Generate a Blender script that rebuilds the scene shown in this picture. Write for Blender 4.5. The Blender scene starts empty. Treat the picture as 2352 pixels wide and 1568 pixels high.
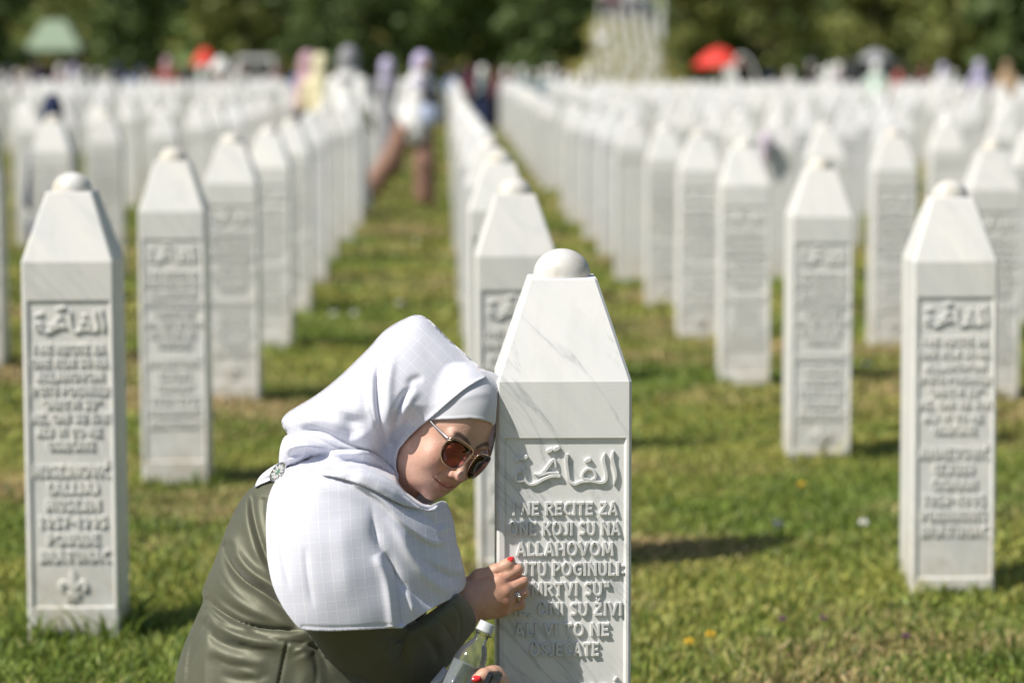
import bpy, math, random
import numpy as np
from mathutils import Vector, Matrix
from mathutils.geometry import delaunay_2d_cdt
random.seed(7); RNG = np.random.default_rng(7)
S = bpy.context.scene
COL = S.collection
R = math.radians

# ------------------------------------------------------------------ camera
H = 1.36                                   # eye height
YAW, PITCH = R(1.34), R(5.27)
LENS = 100.0
cam_d = bpy.data.cameras.new("camera"); cam = bpy.data.objects.new("camera", cam_d); COL.objects.link(cam)
cam_d.lens = LENS; cam_d.sensor_width = 36.0; cam_d.clip_end = 2000; cam_d.clip_start = 0.05
cam.location = (0, 0, H); cam.rotation_euler = (math.pi/2 - PITCH, 0, -YAW)
cam_d.dof.use_dof = True; cam_d.dof.focus_distance = 4.60; cam_d.dof.aperture_fstop = 3.3; cam_d.dof.aperture_blades = 0
S.camera = cam
FW = np.array([math.sin(YAW)*math.cos(PITCH), math.cos(YAW)*math.cos(PITCH), -math.sin(PITCH)])
RT = np.array([math.cos(YAW), -math.sin(YAW), 0.0])
UP = np.cross(RT, FW)
CP = np.array([0, 0, H]); FD = 2352*LENS/36.0
def P(x, y, Z):
    """photo point (2352 x 1568 frame) at a distance Z in front of the camera -> world point(s)"""
    x = np.asarray(x, float); y = np.asarray(y, float); Z = np.asarray(Z, float)
    return CP + Z[..., None]*(FW + ((x-1176)/FD)[..., None]*RT + ((784-y)/FD)[..., None]*UP)
def pix(p):
    d = np.asarray(p, float) - CP; Z = d@FW
    return 1176 + FD*(d@RT)/Z, 784 - FD*(d@UP)/Z, Z
def ground_at(x, y):
    d = FW + (x-1176)/FD*RT + (784-y)/FD*UP
    return CP + d*(-H/d[2])
def at_Z(x, Z, z=0.0):                     # world point seen in photo column x at distance Z, height z
    return np.array([0, 0, 0]) + np.array([(x-1023)/FD*Z, Z, z])

# ------------------------------------------------------------------ light
SUN = np.array([0.77, 0.43, -1.0]); SUN /= np.linalg.norm(SUN)      # direction the light travels
ELEV = math.asin(-SUN[2]); AZ = math.atan2(-SUN[0], -SUN[1])         # towards the sun, from +Y clockwise
W = bpy.data.worlds.new("World"); S.world = W; W.use_nodes = True
nt = W.node_tree; nt.nodes.clear()
sky = nt.nodes.new("ShaderNodeTexSky"); sky.sky_type = 'NISHITA'; sky.sun_disc = False
sky.sun_elevation = ELEV; sky.sun_rotation = AZ; sky.air_density = 1.0; sky.dust_density = 1.2; sky.ozone_density = 1.0
bg = nt.nodes.new("ShaderNodeBackground"); bg.inputs[1].default_value = 0.085
wo = nt.nodes.new("ShaderNodeOutputWorld"); nt.links.new(sky.outputs[0], bg.inputs[0]); nt.links.new(bg.outputs[0], wo.inputs[0])
sl = bpy.data.lights.new("sun", 'SUN'); sl.energy = 5.0; sl.angle = R(0.55); sl.color = (1.0, 0.945, 0.855)
so = bpy.data.objects.new("sun", sl); COL.objects.link(so); so.location = (-20, -10, 30)
so.rotation_euler = Vector(SUN).to_track_quat('-Z', 'Y').to_euler()
S.view_settings.view_transform = 'Standard'; S.view_settings.look = 'None'
S.view_settings.exposure = 0.15; S.view_settings.gamma = 1.0
S.cycles.max_bounces = 8; S.cycles.transparent_max_bounces = 12
S.cycles.caustics_reflective = False; S.cycles.caustics_refractive = False

# ------------------------------------------------------------------ small helpers
def tag(o, label=None, cat=None, group=None, kind=None):
    if label: o["label"] = label
    if cat: o["category"] = cat
    if group: o["group"] = group
    if kind: o["kind"] = kind
    return o
def empty(name, loc=(0, 0, 0), rz=0.0):
    o = bpy.data.objects.new(name, None); COL.objects.link(o); o.location = loc; o.rotation_euler = (0, 0, rz)
    o.empty_display_size = 0.1; return o
def setparent(o, p):
    if p is not None: o.parent = p
def mesh_np(name, v, f, mat=None, parent=None, smooth=True, link=True):
    me = bpy.data.meshes.new(name)
    v = np.asarray(v, float)
    if isinstance(f, np.ndarray) and f.ndim == 2:
        n, k = f.shape
        me.vertices.add(len(v)); me.vertices.foreach_set("co", v.astype(np.float32).ravel())
        me.loops.add(n*k); me.loops.foreach_set("vertex_index", f.astype(np.int32).ravel())
        me.polygons.add(n); me.polygons.foreach_set("loop_start", np.arange(0, n*k, k, dtype=np.int32))
        me.polygons.foreach_set("loop_total", np.full(n, k, np.int32))
        me.update(calc_edges=True); me.validate()
    else:
        me.from_pydata([tuple(p) for p in v], [], [tuple(q) for q in f]); me.update()
    if smooth: me.polygons.foreach_set("use_smooth", np.ones(len(me.polygons), bool))
    if mat: me.materials.append(mat)
    if not link: return me
    o = bpy.data.objects.new(name, me); COL.objects.link(o); setparent(o, parent); return o
def inst(me, name, parent=None, loc=(0, 0, 0), rz=0.0, sc=1.0):
    o = bpy.data.objects.new(name, me); COL.objects.link(o); setparent(o, parent)
    o.location = loc; o.rotation_euler = (0, 0, rz); o.scale = (sc, sc, sc); return o
def pattr(o, name, a, typ='FLOAT_VECTOR'):
    me = o.data if hasattr(o, 'data') else o
    at = me.attributes.new(name, typ, 'POINT')
    a = np.asarray(a, np.float32)
    at.data.foreach_set('vector' if typ == 'FLOAT_VECTOR' else ('color' if typ == 'FLOAT_COLOR' else 'value'), a.ravel())
class MB:
    def __init__(s): s.v = []; s.f = []
    def add(s, v, f):
        n = len(s.v); s.v += [tuple(p) for p in v]; s.f += [tuple(i+n for i in q) for q in f]
    def box(s, c, d, rz=0.0):
        cx, cy, cz = c; x, y, z = d[0]/2, d[1]/2, d[2]/2
        ca, sa = math.cos(rz), math.sin(rz)
        v = [(cx+a*x*ca-b*y*sa, cy+a*x*sa+b*y*ca, cz+e*z) for e in (-1, 1) for b in (-1, 1) for a in (-1, 1)]
        s.add(v, [(0, 2, 3, 1), (4, 5, 7, 6), (0, 1, 5, 4), (2, 6, 7, 3), (0, 4, 6, 2), (1, 3, 7, 5)])
    def tube(s, pts, rad, n=10, cap=True):
        pts = [np.asarray(p, float) for p in pts]
        rad = rad if hasattr(rad, '__len__') else [rad]*len(pts)
        v = []; f = []; a0 = None
        for i, p in enumerate(pts):
            t = pts[min(i+1, len(pts)-1)]-pts[max(i-1, 0)]; t = t/(np.linalg.norm(t)+1e-12)
            if a0 is None: a0 = np.array([1, 0, 0]) if abs(t[0]) < .8 else np.array([0, 1, 0])
            a = a0-t*(a0@t); a /= np.linalg.norm(a); a0 = a; b = np.cross(t, a)
            for k in range(n):
                an = 2*math.pi*k/n; v.append(p+rad[i]*(math.cos(an)*a+math.sin(an)*b))
        for i in range(len(pts)-1):
            for k in range(n): f.append((i*n+k, i*n+(k+1) % n, (i+1)*n+(k+1) % n, (i+1)*n+k))
        if cap: f.append(tuple(range(n-1, -1, -1))); f.append(tuple((len(pts)-1)*n+k for k in range(n)))
        s.add(v, f)
    def build(s, name, mat=None, parent=None, smooth=False, link=True):
        return mesh_np(name, s.v, s.f, mat, parent, smooth, link)
def lathe(prof, n=24):
    v = []; f = []
    for r, z in prof:
        for k in range(n): a = 2*math.pi*k/n; v.append((r*math.cos(a), r*math.sin(a), z))
    for i in range(len(prof)-1):
        for k in range(n): f.append((i*n+k, i*n+(k+1) % n, (i+1)*n+(k+1) % n, (i+1)*n+k))
    return v, f
def spline(pts, n=8, closed=False):
    p = np.asarray(pts, float); m = len(p); out = []
    for i in range(m if closed else m-1):
        if closed: a, b, c, d = p[(i-1) % m], p[i], p[(i+1) % m], p[(i+2) % m]
        else: a, b, c, d = p[max(i-1, 0)], p[i], p[i+1], p[min(i+2, m-1)]
        for k in range(n):
            t = k/n
            out.append(.5*((2*b)+(c-a)*t+(2*a-5*b+4*c-d)*t*t+(3*b-a-3*c+d)*t**3))
    if not closed: out.append(p[-1])
    return np.array(out)

# ------------------------------------------------------------------ materials
class Mat:
    def __init__(s, name, **kw):
        s.m = bpy.data.materials.new(name); s.m.use_nodes = True; s.n = s.m.node_tree
        s.b = s.n.nodes["Principled BSDF"]; s.out = s.n.nodes["Material Output"]
        for k, v in kw.items(): s.set(k, v)
    def set(s, k, v):
        k = {'color': 'Base Color', 'rough': 'Roughness', 'metal': 'Metallic', 'spec': 'Specular IOR Level', 'trans': 'Transmission Weight',
             'ior': 'IOR', 'sss': 'Subsurface Weight', 'sheen': 'Sheen Weight', 'aniso': 'Anisotropic', 'coat': 'Coat Weight', 'alpha': 'Alpha'}.get(k, k)
        i = s.b.inputs[k]
        if hasattr(v, 'is_output'): s.n.links.new(v, i)
        else: i.default_value = (*v, 1.0) if hasattr(v, '__len__') and len(v) == 3 and i.type == 'RGBA' else v
    def node(s, t, **kw):
        n = s.n.nodes.new(t)
        for k, v in kw.items():
            if hasattr(n, k) and not k.startswith('i_'): setattr(n, k, v)
        return n
    def link(s, a, b): s.n.links.new(a, b)
    def coord(s, which='Object', scale=(1, 1, 1), rot=(0, 0, 0)):
        t = s.node('ShaderNodeTexCoord'); mp = s.node('ShaderNodeMapping')
        mp.inputs['Scale'].default_value = scale; mp.inputs['Rotation'].default_value = rot
        s.link(t.outputs[which], mp.inputs[0]); return mp.outputs[0]
    def noise(s, vec=None, scale=5, detail=4, rough=.5, dist=0.0):
        n = s.node('ShaderNodeTexNoise'); n.inputs['Scale'].default_value = scale; n.inputs['Detail'].default_value = detail
        n.inputs['Roughness'].default_value = rough; n.inputs['Distortion'].default_value = dist
        if vec is not None: s.link(vec, n.inputs['Vector'])
        return n.outputs[0]
    def ramp(s, fac, stops):
        r = s.node('ShaderNodeValToRGB'); s.link(fac, r.inputs[0]); e = r.color_ramp.elements
        while len(e) < len(stops): e.new(.5)
        for i, (p, c) in enumerate(stops):
            e[i].position = p; e[i].color = (*c, 1) if hasattr(c, '__len__') else (c, c, c, 1)
        return r.outputs[0]
    def mix(s, fac, a, b, mode='MIX'):
        m = s.node('ShaderNodeMix'); m.data_type = 'RGBA'; m.blend_type = mode
        for sock, v in ((m.inputs[0], fac), (m.inputs[6], a), (m.inputs[7], b)):
            if hasattr(v, 'is_output'): s.link(v, sock)
            else: sock.default_value = (*v, 1) if hasattr(v, '__len__') else v
        return m.outputs[2]
    def math(s, op, a, b=0.0, c=None):
        m = s.node('ShaderNodeMath'); m.operation = op
        for i, v in enumerate((a, b) if c is None else (a, b, c)):
            if hasattr(v, 'is_output'): s.link(v, m.inputs[i])
            else: m.inputs[i].default_value = v
        return m.outputs[0]
    def attr(s, name, out='Vector'):
        a = s.node('ShaderNodeAttribute'); a.attribute_name = name; return a.outputs[out]
    def bump(s, h, strength=.3, dist=.01, prev=None):
        b = s.node('ShaderNodeBump'); b.inputs['Strength'].default_value = strength; b.inputs['Distance'].default_value = dist
        s.link(h, b.inputs['Height'])
        if prev is not None: s.link(prev, b.inputs['Normal'])
        s.link(b.outputs[0], s.b.inputs['Normal']); return b.outputs[0]

def marble(name, vein=1.0, warm=0.0):
    m = Mat(name, rough=.48, spec=.35)
    t = m.node('ShaderNodeTexCoord'); oi = m.node('ShaderNodeObjectInfo')
    off = m.node('ShaderNodeVectorMath'); off.operation = 'MULTIPLY_ADD'
    comb = m.node('ShaderNodeCombineXYZ'); rn = m.math('MULTIPLY', oi.outputs['Random'], 17.0)
    m.link(rn, comb.inputs[0]); m.link(rn, comb.inputs[2])
    m.link(t.outputs['Object'], off.inputs[0]); off.inputs[1].default_value = (1, 1, 1); m.link(comb.outputs[0], off.inputs[2])
    mp = m.node('ShaderNodeMapping'); mp.vector_type = 'TEXTURE'; mp.inputs['Rotation'].default_value = (0, R(-37), 0); mp.inputs['Scale'].default_value = (.17, .3, .85)
    m.link(off.outputs[0], mp.inputs[0]); V = mp.outputs[0]
    n1 = m.noise(V, 2.6, 9, .60, .5)
    veins = m.ramp(m.math('ABSOLUTE', m.math('SUBTRACT', n1, .5)), [(0.0, 1.0), (.010, .45), (.05, 0.0)])
    patch = m.ramp(m.noise(V, 1.7, 4, .55, .5), [(.40, 0.0), (.58, 1.0)])
    vfac = m.math('MULTIPLY', m.math('MULTIPLY', veins, patch), .62*vein)
    cloud = m.ramp(m.noise(V, 2.2, 6, .6, .6), [(.35, 0.0), (.75, 1.0)])
    base = m.mix(m.math('MULTIPLY', cloud, .8), (.765+.01*warm, .76, .745-.03*warm), (.665, .68, .68))
    c = m.mix(vfac, base, (.34, .37, .38))
    sp = m.ramp(m.noise(off.outputs[0], 60, 2, .5), [(.80, 0.0), (.84, 1.0)])
    c = m.mix(m.math('MULTIPLY', sp, .55*vein), c, (.22, .2, .17))
    stv = m.node('ShaderNodeMapping'); stv.inputs['Scale'].default_value = (26, 26, 1.3); m.link(off.outputs[0], stv.inputs[0])
    streak = m.ramp(m.noise(stv.outputs[0], 1.0, 5, .6), [(.50, 0.0), (.78, 1.0)])
    c = m.mix(m.math('MULTIPLY', streak, .22), c, (.50, .49, .44))
    vr = m.node('ShaderNodeMapRange'); m.link(oi.outputs['Random'], vr.inputs[0]); vr.inputs[3].default_value = .90; vr.inputs[4].default_value = 1.03
    cv = m.node('ShaderNodeCombineXYZ')
    for k_ in range(3): m.link(vr.outputs[0], cv.inputs[k_])
    c = m.mix(1.0, c, cv.outputs[0], 'MULTIPLY')
    # earth splashed on the lowest hand-breadth of the stone
    sx = m.node('ShaderNodeSeparateXYZ'); m.link(t.outputs['Object'], sx.inputs[0])
    mr = m.node('ShaderNodeMapRange'); m.link(sx.outputs[2], mr.inputs[0])
    mr.inputs[1].default_value = 0.22; mr.inputs[2].default_value = 0.02; mr.inputs[3].default_value = 0; mr.inputs[4].default_value = .75
    dn = m.ramp(m.noise(off.outputs[0], 14, 5, .65), [(.35, 0.0), (.7, 1.0)])
    c = m.mix(m.math('MULTIPLY', mr.outputs[0], dn), c, (.42, .36, .25))
    m.set('color', c)
    m.bump(m.noise(t.outputs['Object'], 260, 3, .6), .12, .002)
    return m.m
M_MARBLE = marble('marble_veined', 1.0)
M_MARBLE2 = marble('marble_plain', .45, 1.0)
def plain(name, col, rough=.6, var=.12, scale=8, **kw):
    m = Mat(name, rough=rough, **kw); V = m.coord()
    k = m.ramp(m.noise(V, scale, 5, .6), [(.3, 1-var), (.7, 1+var)])
    m.set('color', m.mix(1.0, col, k, 'MULTIPLY')); return m.m
def skinmat():
    m = Mat('skin', rough=.40, spec=.5, sss=.06); m.b.inputs['Subsurface Radius'].default_value = (.9, .35, .2); m.b.inputs['Subsurface Scale'].default_value = .006
    a = m.node('ShaderNodeAttribute'); a.attribute_name = 'tone'
    V = m.coord(); mott = m.ramp(m.noise(V, 60, 5, .6), [(.3, .9), (.7, 1.08)])
    red = m.ramp(m.noise(V, 34, 4, .6), [(.45, 0.0), (.7, .35)])
    m.set('color', m.mix(red, m.mix(1.0, a.outputs['Color'], mott, 'MULTIPLY'), (.55, .22, .15)))
    m.bump(m.noise(V, 420, 4, .6), .6, .0014); return m.m
def scarfmat(name, col=(.745, .755, .845), lines=True):
    m = Mat(name, rough=.62, spec=.25, sheen=.25)
    V = m.attr('weave'); sx = m.node('ShaderNodeSeparateXYZ'); m.link(V, sx.inputs[0])
    t = m.node('ShaderNodeTexCoord')
    fine = m.noise(t.outputs['Object'], 900, 2, .5)
    if lines:
        br = m.ramp(m.noise(V, 1.1, 3, .6), [(.30, .15), (.55, 1.0)])
        ls = []
        for i, w in ((0, .033), (1, .028)):
            fr = m.math('ABSOLUTE', m.math('SUBTRACT', m.math('FRACT', sx.outputs[i]), .5))
            ls.append(m.ramp(fr, [(w*.5, 1.0), (w*1.5, 0.0)]))
        fac = m.math('MULTIPLY', m.math('MAXIMUM', ls[0], m.math('MULTIPLY', ls[1], .8)), br)
        m.set('color', m.mix(m.math('MULTIPLY', fac, .75), col, (.985, .985, .99)))
        m.set('rough', m.math('SUBTRACT', .62, m.math('MULTIPLY', fac, .34)))
        hgt = m.math('ADD', m.math('MULTIPLY', fac, 1.0), m.math('MULTIPLY', fine, .25))
        m.bump(hgt, .22, .0010)
    else:
        m.set('color', col); m.bump(fine, .3, .0006)
    # thin cloth lets some light through
    tr = m.node('ShaderNodeBsdfTranslucent'); tr.inputs[0].default_value = (.9, .9, .95, 1)
    mx = m.node('ShaderNodeMixShader'); mx.inputs[0].default_value = .16
    m.link(m.b.outputs[0], mx.inputs[1]); m.link(tr.outputs[0], mx.inputs[2]); m.link(mx.outputs[0], m.out.inputs[0])
    return m.m
def satin():
    m = Mat('olive_satin', rough=.36, spec=.42, sheen=.2)
    V = m.coord(); n = m.noise(V, 700, 2, .5)
    m.set('color', m.mix(m.ramp(m.noise(V, 9, 4, .55), [(.35, 0.0), (.65, 1.0)]), (.088, .092, .060), (.112, .115, .076)))
    m.set('metal', .30)
    m.set('rough', m.math('ADD', .46, m.math('MULTIPLY', n, .18)))
    b = m.bump(m.noise(V, 34, 5, .55, 1.2), .16, .004); m.bump(n, .12, .0006, b); return m.m
def infocol(name, rough=.7):
    m = Mat(name, rough=rough, spec=.2); oi = m.node('ShaderNodeObjectInfo')
    V = m.coord(); k = m.ramp(m.noise(V, 5, 4, .6), [(.3, .8), (.7, 1.1)])
    m.set('color', m.mix(1.0, oi.outputs['Color'], k, 'MULTIPLY')); return m.m
M_SKIN = skinmat(); M_SCARF = scarfmat('scarf_white'); M_CAP = scarfmat('cap_satin', (.70, .71, .76), False); M_SATIN = satin()
M_CLOTH = infocol('cloth_any'); M_NAIL = Mat('nail_red', color=(.72, .03, .035), rough=.14, coat=.8).m
M_GOLD = Mat('rose_gold', color=(.78, .55, .42), rough=.2, metal=1.0).m
M_SILVER = Mat('silver', color=(.75, .74, .72), rough=.22, metal=1.0).m
M_BEAD = Mat('bead_white', color=(.85, .85, .85), rough=.25).m
M_BLACK = plain('black_plastic', (.012, .013, .016), .3)
def leafmat(name, c1, c2, c3):
    m = Mat(name, rough=.55, spec=.3); g = m.node('ShaderNodeNewGeometry')
    V = m.coord('Object'); n = m.noise(V, .9, 3, .6)
    c = m.mix(m.ramp(n, [(.35, 0.0), (.65, 1.0)]), c1, c2); c = m.mix(m.math('MULTIPLY', g.outputs['Random Per Island'], .6), c, c3)
    m.set('color', c)
    tr = m.node('ShaderNodeBsdfTranslucent'); m.link(c, tr.inputs[0])
    mx = m.node('ShaderNodeMixShader'); mx.inputs[0].default_value = .25
    m.link(m.b.outputs[0], mx.inputs[1]); m.link(tr.outputs[0], mx.inputs[2]); m.link(mx.outputs[0], m.out.inputs[0]); return m.m
M_LEAF = [leafmat('leaves_dark', (.085, .135, .045), (.12, .175, .055), (.16, .21, .07)),
          leafmat('leaves_olive', (.165, .195, .05), (.22, .245, .07), (.27, .29, .09)),
          leafmat('leaves_green', (.11, .175, .05), (.15, .215, .06), (.19, .25, .08))]
M_BARK = plain('bark', (.10, .075, .05), .9, .3, 12)

# ------------------------------------------------------------------ ground
def ground_z(x, y):
    x = np.asarray(x, float); y = np.asarray(y, float)
    hill = np.clip((y-150)/170, 0, 1); hill = hill*hill*(3-2*hill)*46
    mound = np.exp(-((x-8.9)/3.2)**4)*np.clip((y-118)/30, 0, 1)*4.6
    t1 = np.clip((y-28)/28, 0, 1); t2 = np.clip((y-63)/4, 0, 1); bed = .21*t1*t1*(3-2*t1)*(1-t2)
    return bed+hill+np.where(y < 150, mound, mound*np.clip(1-(y-150)/40, 0, 1))
gx = np.concatenate([np.linspace(-420, -40, 20)[:-1], np.linspace(-40, 40, 81), np.linspace(40, 420, 20)[1:]])
gy = np.concatenate([np.linspace(-60, 0, 7)[:-1], np.linspace(0, 180, 121), np.linspace(180, 700, 40)[1:]])
GX, GY = np.meshgrid(gx, gy, indexing='ij'); GZ = ground_z(GX, GY)
idx = np.arange(GX.size).reshape(GX.shape)
gq = np.stack([idx[:-1, :-1], idx[1:, :-1], idx[1:, 1:], idx[:-1, 1:]], -1).reshape(-1, 4)
mg = Mat('turf', rough=.9, spec=.1); V = mg.coord('Object')
big = mg.noise(V, .9, 5, .6); small = mg.noise(V, 9, 5, .7)
c = mg.mix(mg.ramp(big, [(.36, 0.0), (.62, 1.0)]), (.125, .145, .030), (.19, .165, .050))
c = mg.mix(mg.ramp(small, [(.50, 0.0), (.72, .8)]), c, (.21, .155, .07)); mg.set('color', c)
mg.bump(mg.noise(V, 40, 4, .7), .6, .03)
tag(mesh_np('ground', np.stack([GX, GY, GZ], -1).reshape(-1, 3), gq, mg.m), 'mown grassy cemetery ground with dry brown patches', kind='structure')

def lump(x, y, sc, seed=0):                # cheap smooth noise
    r = np.random.default_rng(seed); out = 0
    for k in range(6):
        a = r.uniform(0, 6.28); f = sc*r.uniform(.6, 1.7); out = out+np.sin((x*math.cos(a)+y*math.sin(a))*f+r.uniform(0, 6.28))
    return out/6
FEET = [(.1925, 4.59), (-.90, 6.80), (-.905, 9.45), (-.895, 11.9), (1.335, 7.38), (1.335, 10.05), (1.325, 12.5), (.198, 7.72), (.195, 10.0), (2.31, 11.9), (-2.20, 13.4)]
def make_grass():
    xs, ys, hs, ws = [], [], [], []
    for (y0, y1, dens, hh, ww) in ((3.4, 5.0, 2500, .042, .0052), (5.0, 7.4, 9500, .042, .0052), (7.4, 10.5, 6500, .042, .0062), (10.5, 16, 2600, .045, .009), (16, 30, 650, .05, .018), (30, 60, 90, .055, .045)):
        def xr(y): return (-.215*y-.5, .215*y+.5)
        area = (y1-y0)*(.60*(y0+y1)/2+1.8); n = int(dens*area)
        yy = RNG.uniform(y0, y1, n*2); xx = RNG.uniform(-.30*y1-.9, .30*y1+.9, n*2)
        k = (np.abs(xx) < .30*yy+.9); yy, xx = yy[k][:n], xx[k][:n]
        xs.append(xx); ys.append(yy); hs.append(np.full(len(xx), hh)); ws.append(np.full(len(xx), ww))
    for (sx, sy) in FEET:
        m = 420; t = RNG.uniform(0, 4, m); s_ = t.astype(int); q = t-s_; o = np.abs(RNG.normal(0, .022, m))+.004
        px = np.choose(s_, [sx-.11+.22*q, sx+.11+o, sx+.11-.22*q, sx-.11-o]); py = np.choose(s_, [sy-o, sy+.22*q, sy+.22+o, sy+.22-.22*q])
        xs.append(px); ys.append(py); hs.append(RNG.uniform(.05, .105, m)); ws.append(np.full(m, .0055))
    x = np.concatenate(xs); y = np.concatenate(ys); h = np.concatenate(hs); w = np.concatenate(ws); n = len(x)
    cl = lump(x, y, 3.3, 3)+.7*lump(x, y, 9.0, 4)+.5*lump(x, y, 22, 5)
    h = h*np.clip(.75+.55*cl, .3, 1.7)*RNG.uniform(.45, 1.35, n)
    broad = RNG.random(n) < .20
    w = np.where(broad, w*2.9, w)*RNG.uniform(.6, 1.3, n); h = np.where(broad, h*.75, h)
    a = RNG.uniform(0, 6.28, n); lean = RNG.uniform(.2, 1.1, n)*h; b = RNG.uniform(0, 6.28, n)
    dx, dy = np.cos(a)*w*.5, np.sin(a)*w*.5; lx, ly = np.cos(b)*lean, np.sin(b)*lean
    v = np.empty((n, 5, 3))
    v[:, 0] = np.stack([x-dx, y-dy, 0*x-.005], -1); v[:, 1] = np.stack([x+dx, y+dy, 0*x-.005], -1)
    v[:, 2] = np.stack([x+dx*.9+lx*.45, y+dy*.9+ly*.45, h*.6], -1); v[:, 3] = np.stack([x-dx*.9+lx*.45, y-dy*.9+ly*.45, h*.6], -1)
    v[:, 4] = np.stack([x+lx, y+ly, h*.93], -1)
    v[:, :, 2] += ground_z(x, y)[:, None]
    b0 = np.arange(n)*5
    loops = np.stack([b0, b0+1, b0+2, b0+3, b0+3, b0+2, b0+4], -1).astype(np.int32).ravel()
    me = bpy.data.meshes.new('grass'); me.vertices.add(n*5); me.vertices.foreach_set('co', v.astype(np.float32).ravel())
    me.loops.add(n*7); me.loops.foreach_set('vertex_index', loops); me.polygons.add(n*2)
    ls = np.empty((n, 2), np.int32); ls[:, 0] = np.arange(n)*7; ls[:, 1] = ls[:, 0]+4
    lt = np.empty((n, 2), np.int32); lt[:, 0] = 4; lt[:, 1] = 3
    me.polygons.foreach_set('loop_start', ls.ravel()); me.polygons.foreach_set('loop_total', lt.ravel()); me.update(calc_edges=True)
    g1 = np.array([.215, .285, .055]); g2 = np.array([.45, .43, .11]); dry = np.array([.52, .385, .20]); dk = np.array([.06, .12, .022])
    t = np.clip(.40+1.3*lump(x, y, 2.2, 9)+.6*lump(x, y, 12., 19)+RNG.normal(0, .28, n), 0, 1)[:, None]; col = g1*(1-t)+g2*t
    dr = np.clip(-.12+1.7*lump(x, y, 2.6, 11)+1.2*lump(x, y, 7.5, 12)+RNG.normal(0, .30, n), 0, 1)[:, None]; col = col*(1-dr)+dry*dr
    dd = (RNG.random(n) < .30)[:, None]*.75; col = col*(1-dd)+dk*dd
    col *= RNG.uniform(.80, 1.45, (n, 1))
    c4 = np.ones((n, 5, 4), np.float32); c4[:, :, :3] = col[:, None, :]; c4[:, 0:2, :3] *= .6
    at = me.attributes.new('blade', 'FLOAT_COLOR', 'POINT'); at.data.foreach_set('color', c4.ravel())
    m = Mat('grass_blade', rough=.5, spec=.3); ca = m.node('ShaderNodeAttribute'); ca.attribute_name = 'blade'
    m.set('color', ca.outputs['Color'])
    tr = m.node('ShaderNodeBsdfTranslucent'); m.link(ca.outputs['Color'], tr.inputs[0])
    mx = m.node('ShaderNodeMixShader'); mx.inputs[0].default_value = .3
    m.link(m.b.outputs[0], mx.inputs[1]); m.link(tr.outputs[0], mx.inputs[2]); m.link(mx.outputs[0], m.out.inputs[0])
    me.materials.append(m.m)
    o = bpy.data.objects.new('grass', me); COL.objects.link(o)
    tag(o, 'short yellowish green turf with clover leaves and dry straw', kind='stuff')
make_grass()

# ------------------------------------------------------------------ gravestones
SW, SHOULDER, TOPZ, DOME = .22, .872, 1.035, .0455      # width, shoulder height, flat top, dome height
PT = SHOULDER-.093                                       # top edge of the sunk panel
def stone_shaft(depth_detail=True):
    """local: front face at y=0 facing -y, centre x=0, base z=0 (sunk a little)"""
    w = SW/2; c = .0045; mb = MB(); d = SW
    def ring(hw, hd, cc, z, yc):
        return [(-hw+cc, yc-hd, z), (hw-cc, yc-hd, z), (hw, yc-hd+cc, z), (hw, yc+hd-cc, z), (hw-cc, yc+hd, z), (-hw+cc, yc+hd, z), (-hw, yc+hd-cc, z), (-hw, yc-hd+cc, z)]
    yc = d/2; rings = [ring(w, w, c, -.15, yc), ring(w, w, c, SHOULDER-.0015, yc), ring(w-.0012, w-.0012, c, SHOULDER+.002, yc), ring(.0565, .0565, c, TOPZ-.003, yc), ring(.0545, .0545, c, TOPZ, yc)]
    v = [p for r in rings for p in r]; f = []
    for i in range(len(rings)-1):
        for k in range(8):
            if i == 0 and k == 0: continue                # front face is built with its panel
            f.append((i*8+k, i*8+(k+1) % 8, (i+1)*8+(k+1) % 8, (i+1)*8+k))
    f.append(tuple(32+k for k in range(8)))
    # front: rim, bevelled reveal, sunk panel
    x0, x1, z0, z1 = -w+.0125, w-.0085, .035, PT; dp = .0048
    o = [(-w+c, 0, -.15), (w-c, 0, -.15), (w-c, 0, SHOULDER-.0015), (-w+c, 0, SHOULDER-.0015)]
    a = [(x0, 0, z0), (x1, 0, z0), (x1, 0, z1), (x0, 0, z1)]
    bq = [(x0+.0022, dp, z0+.004), (x1-.004, dp, z0+.004), (x1-.004, dp, z1-.0012), (x0+.0022, dp, z1-.0012)]
    n = len(v); v += o+a+bq
    for k in range(4):
        k2 = (k+1) % 4
        f.append((n+k, n+k2, n+4+k2, n+4+k)); f.append((n+4+k, n+4+k2, n+8+k2, n+8+k))
    f.append((n+8, n+9, n+10, n+11)); mb.add(v, f); return mb
def dome_mesh():
    pr = [(.0475*math.cos(t), .002+(DOME-.002)*math.sin(t)) for t in np.linspace(0, math.pi/2-.02, 14)]
    v, f = lathe([(.0475, 0.0)]+pr, 32); n = len(v); v.append((0, 0, DOME)); b = (len(pr))*32
    f += [(b+k, b+(k+1) % 32, n) for k in range(32)]; return v, f
GL = {}
def gl(ch, w, *st): GL[ch] = (w, st)
gl('I', .22, [(.11, 0), (.11, 1)]); gl('N', .72, [(.1, 0), (.1, 1)], [(.1, .98), (.36, .55), (.62, .06)], [(.62, 0), (.62, 1)])
gl('E', .58, [(.1, 0), (.1, 1)], [(.1, .91), (.56, .91)], [(.1, .5), (.48, .5)], [(.1, .09), (.56, .09)])
gl('R', .66, [(.1, 0), (.1, 1)], [(.1, .91), (.40, .9), (.54, .73), (.42, .55), (.2, .5)], [(.3, .5), (.46, .25), (.62, 0)])
gl('C', .60, [(.56, .88), (.36, .92), (.15, .72), (.10, .5), (.15, .28), (.36, .08), (.56, .12)])
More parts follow.
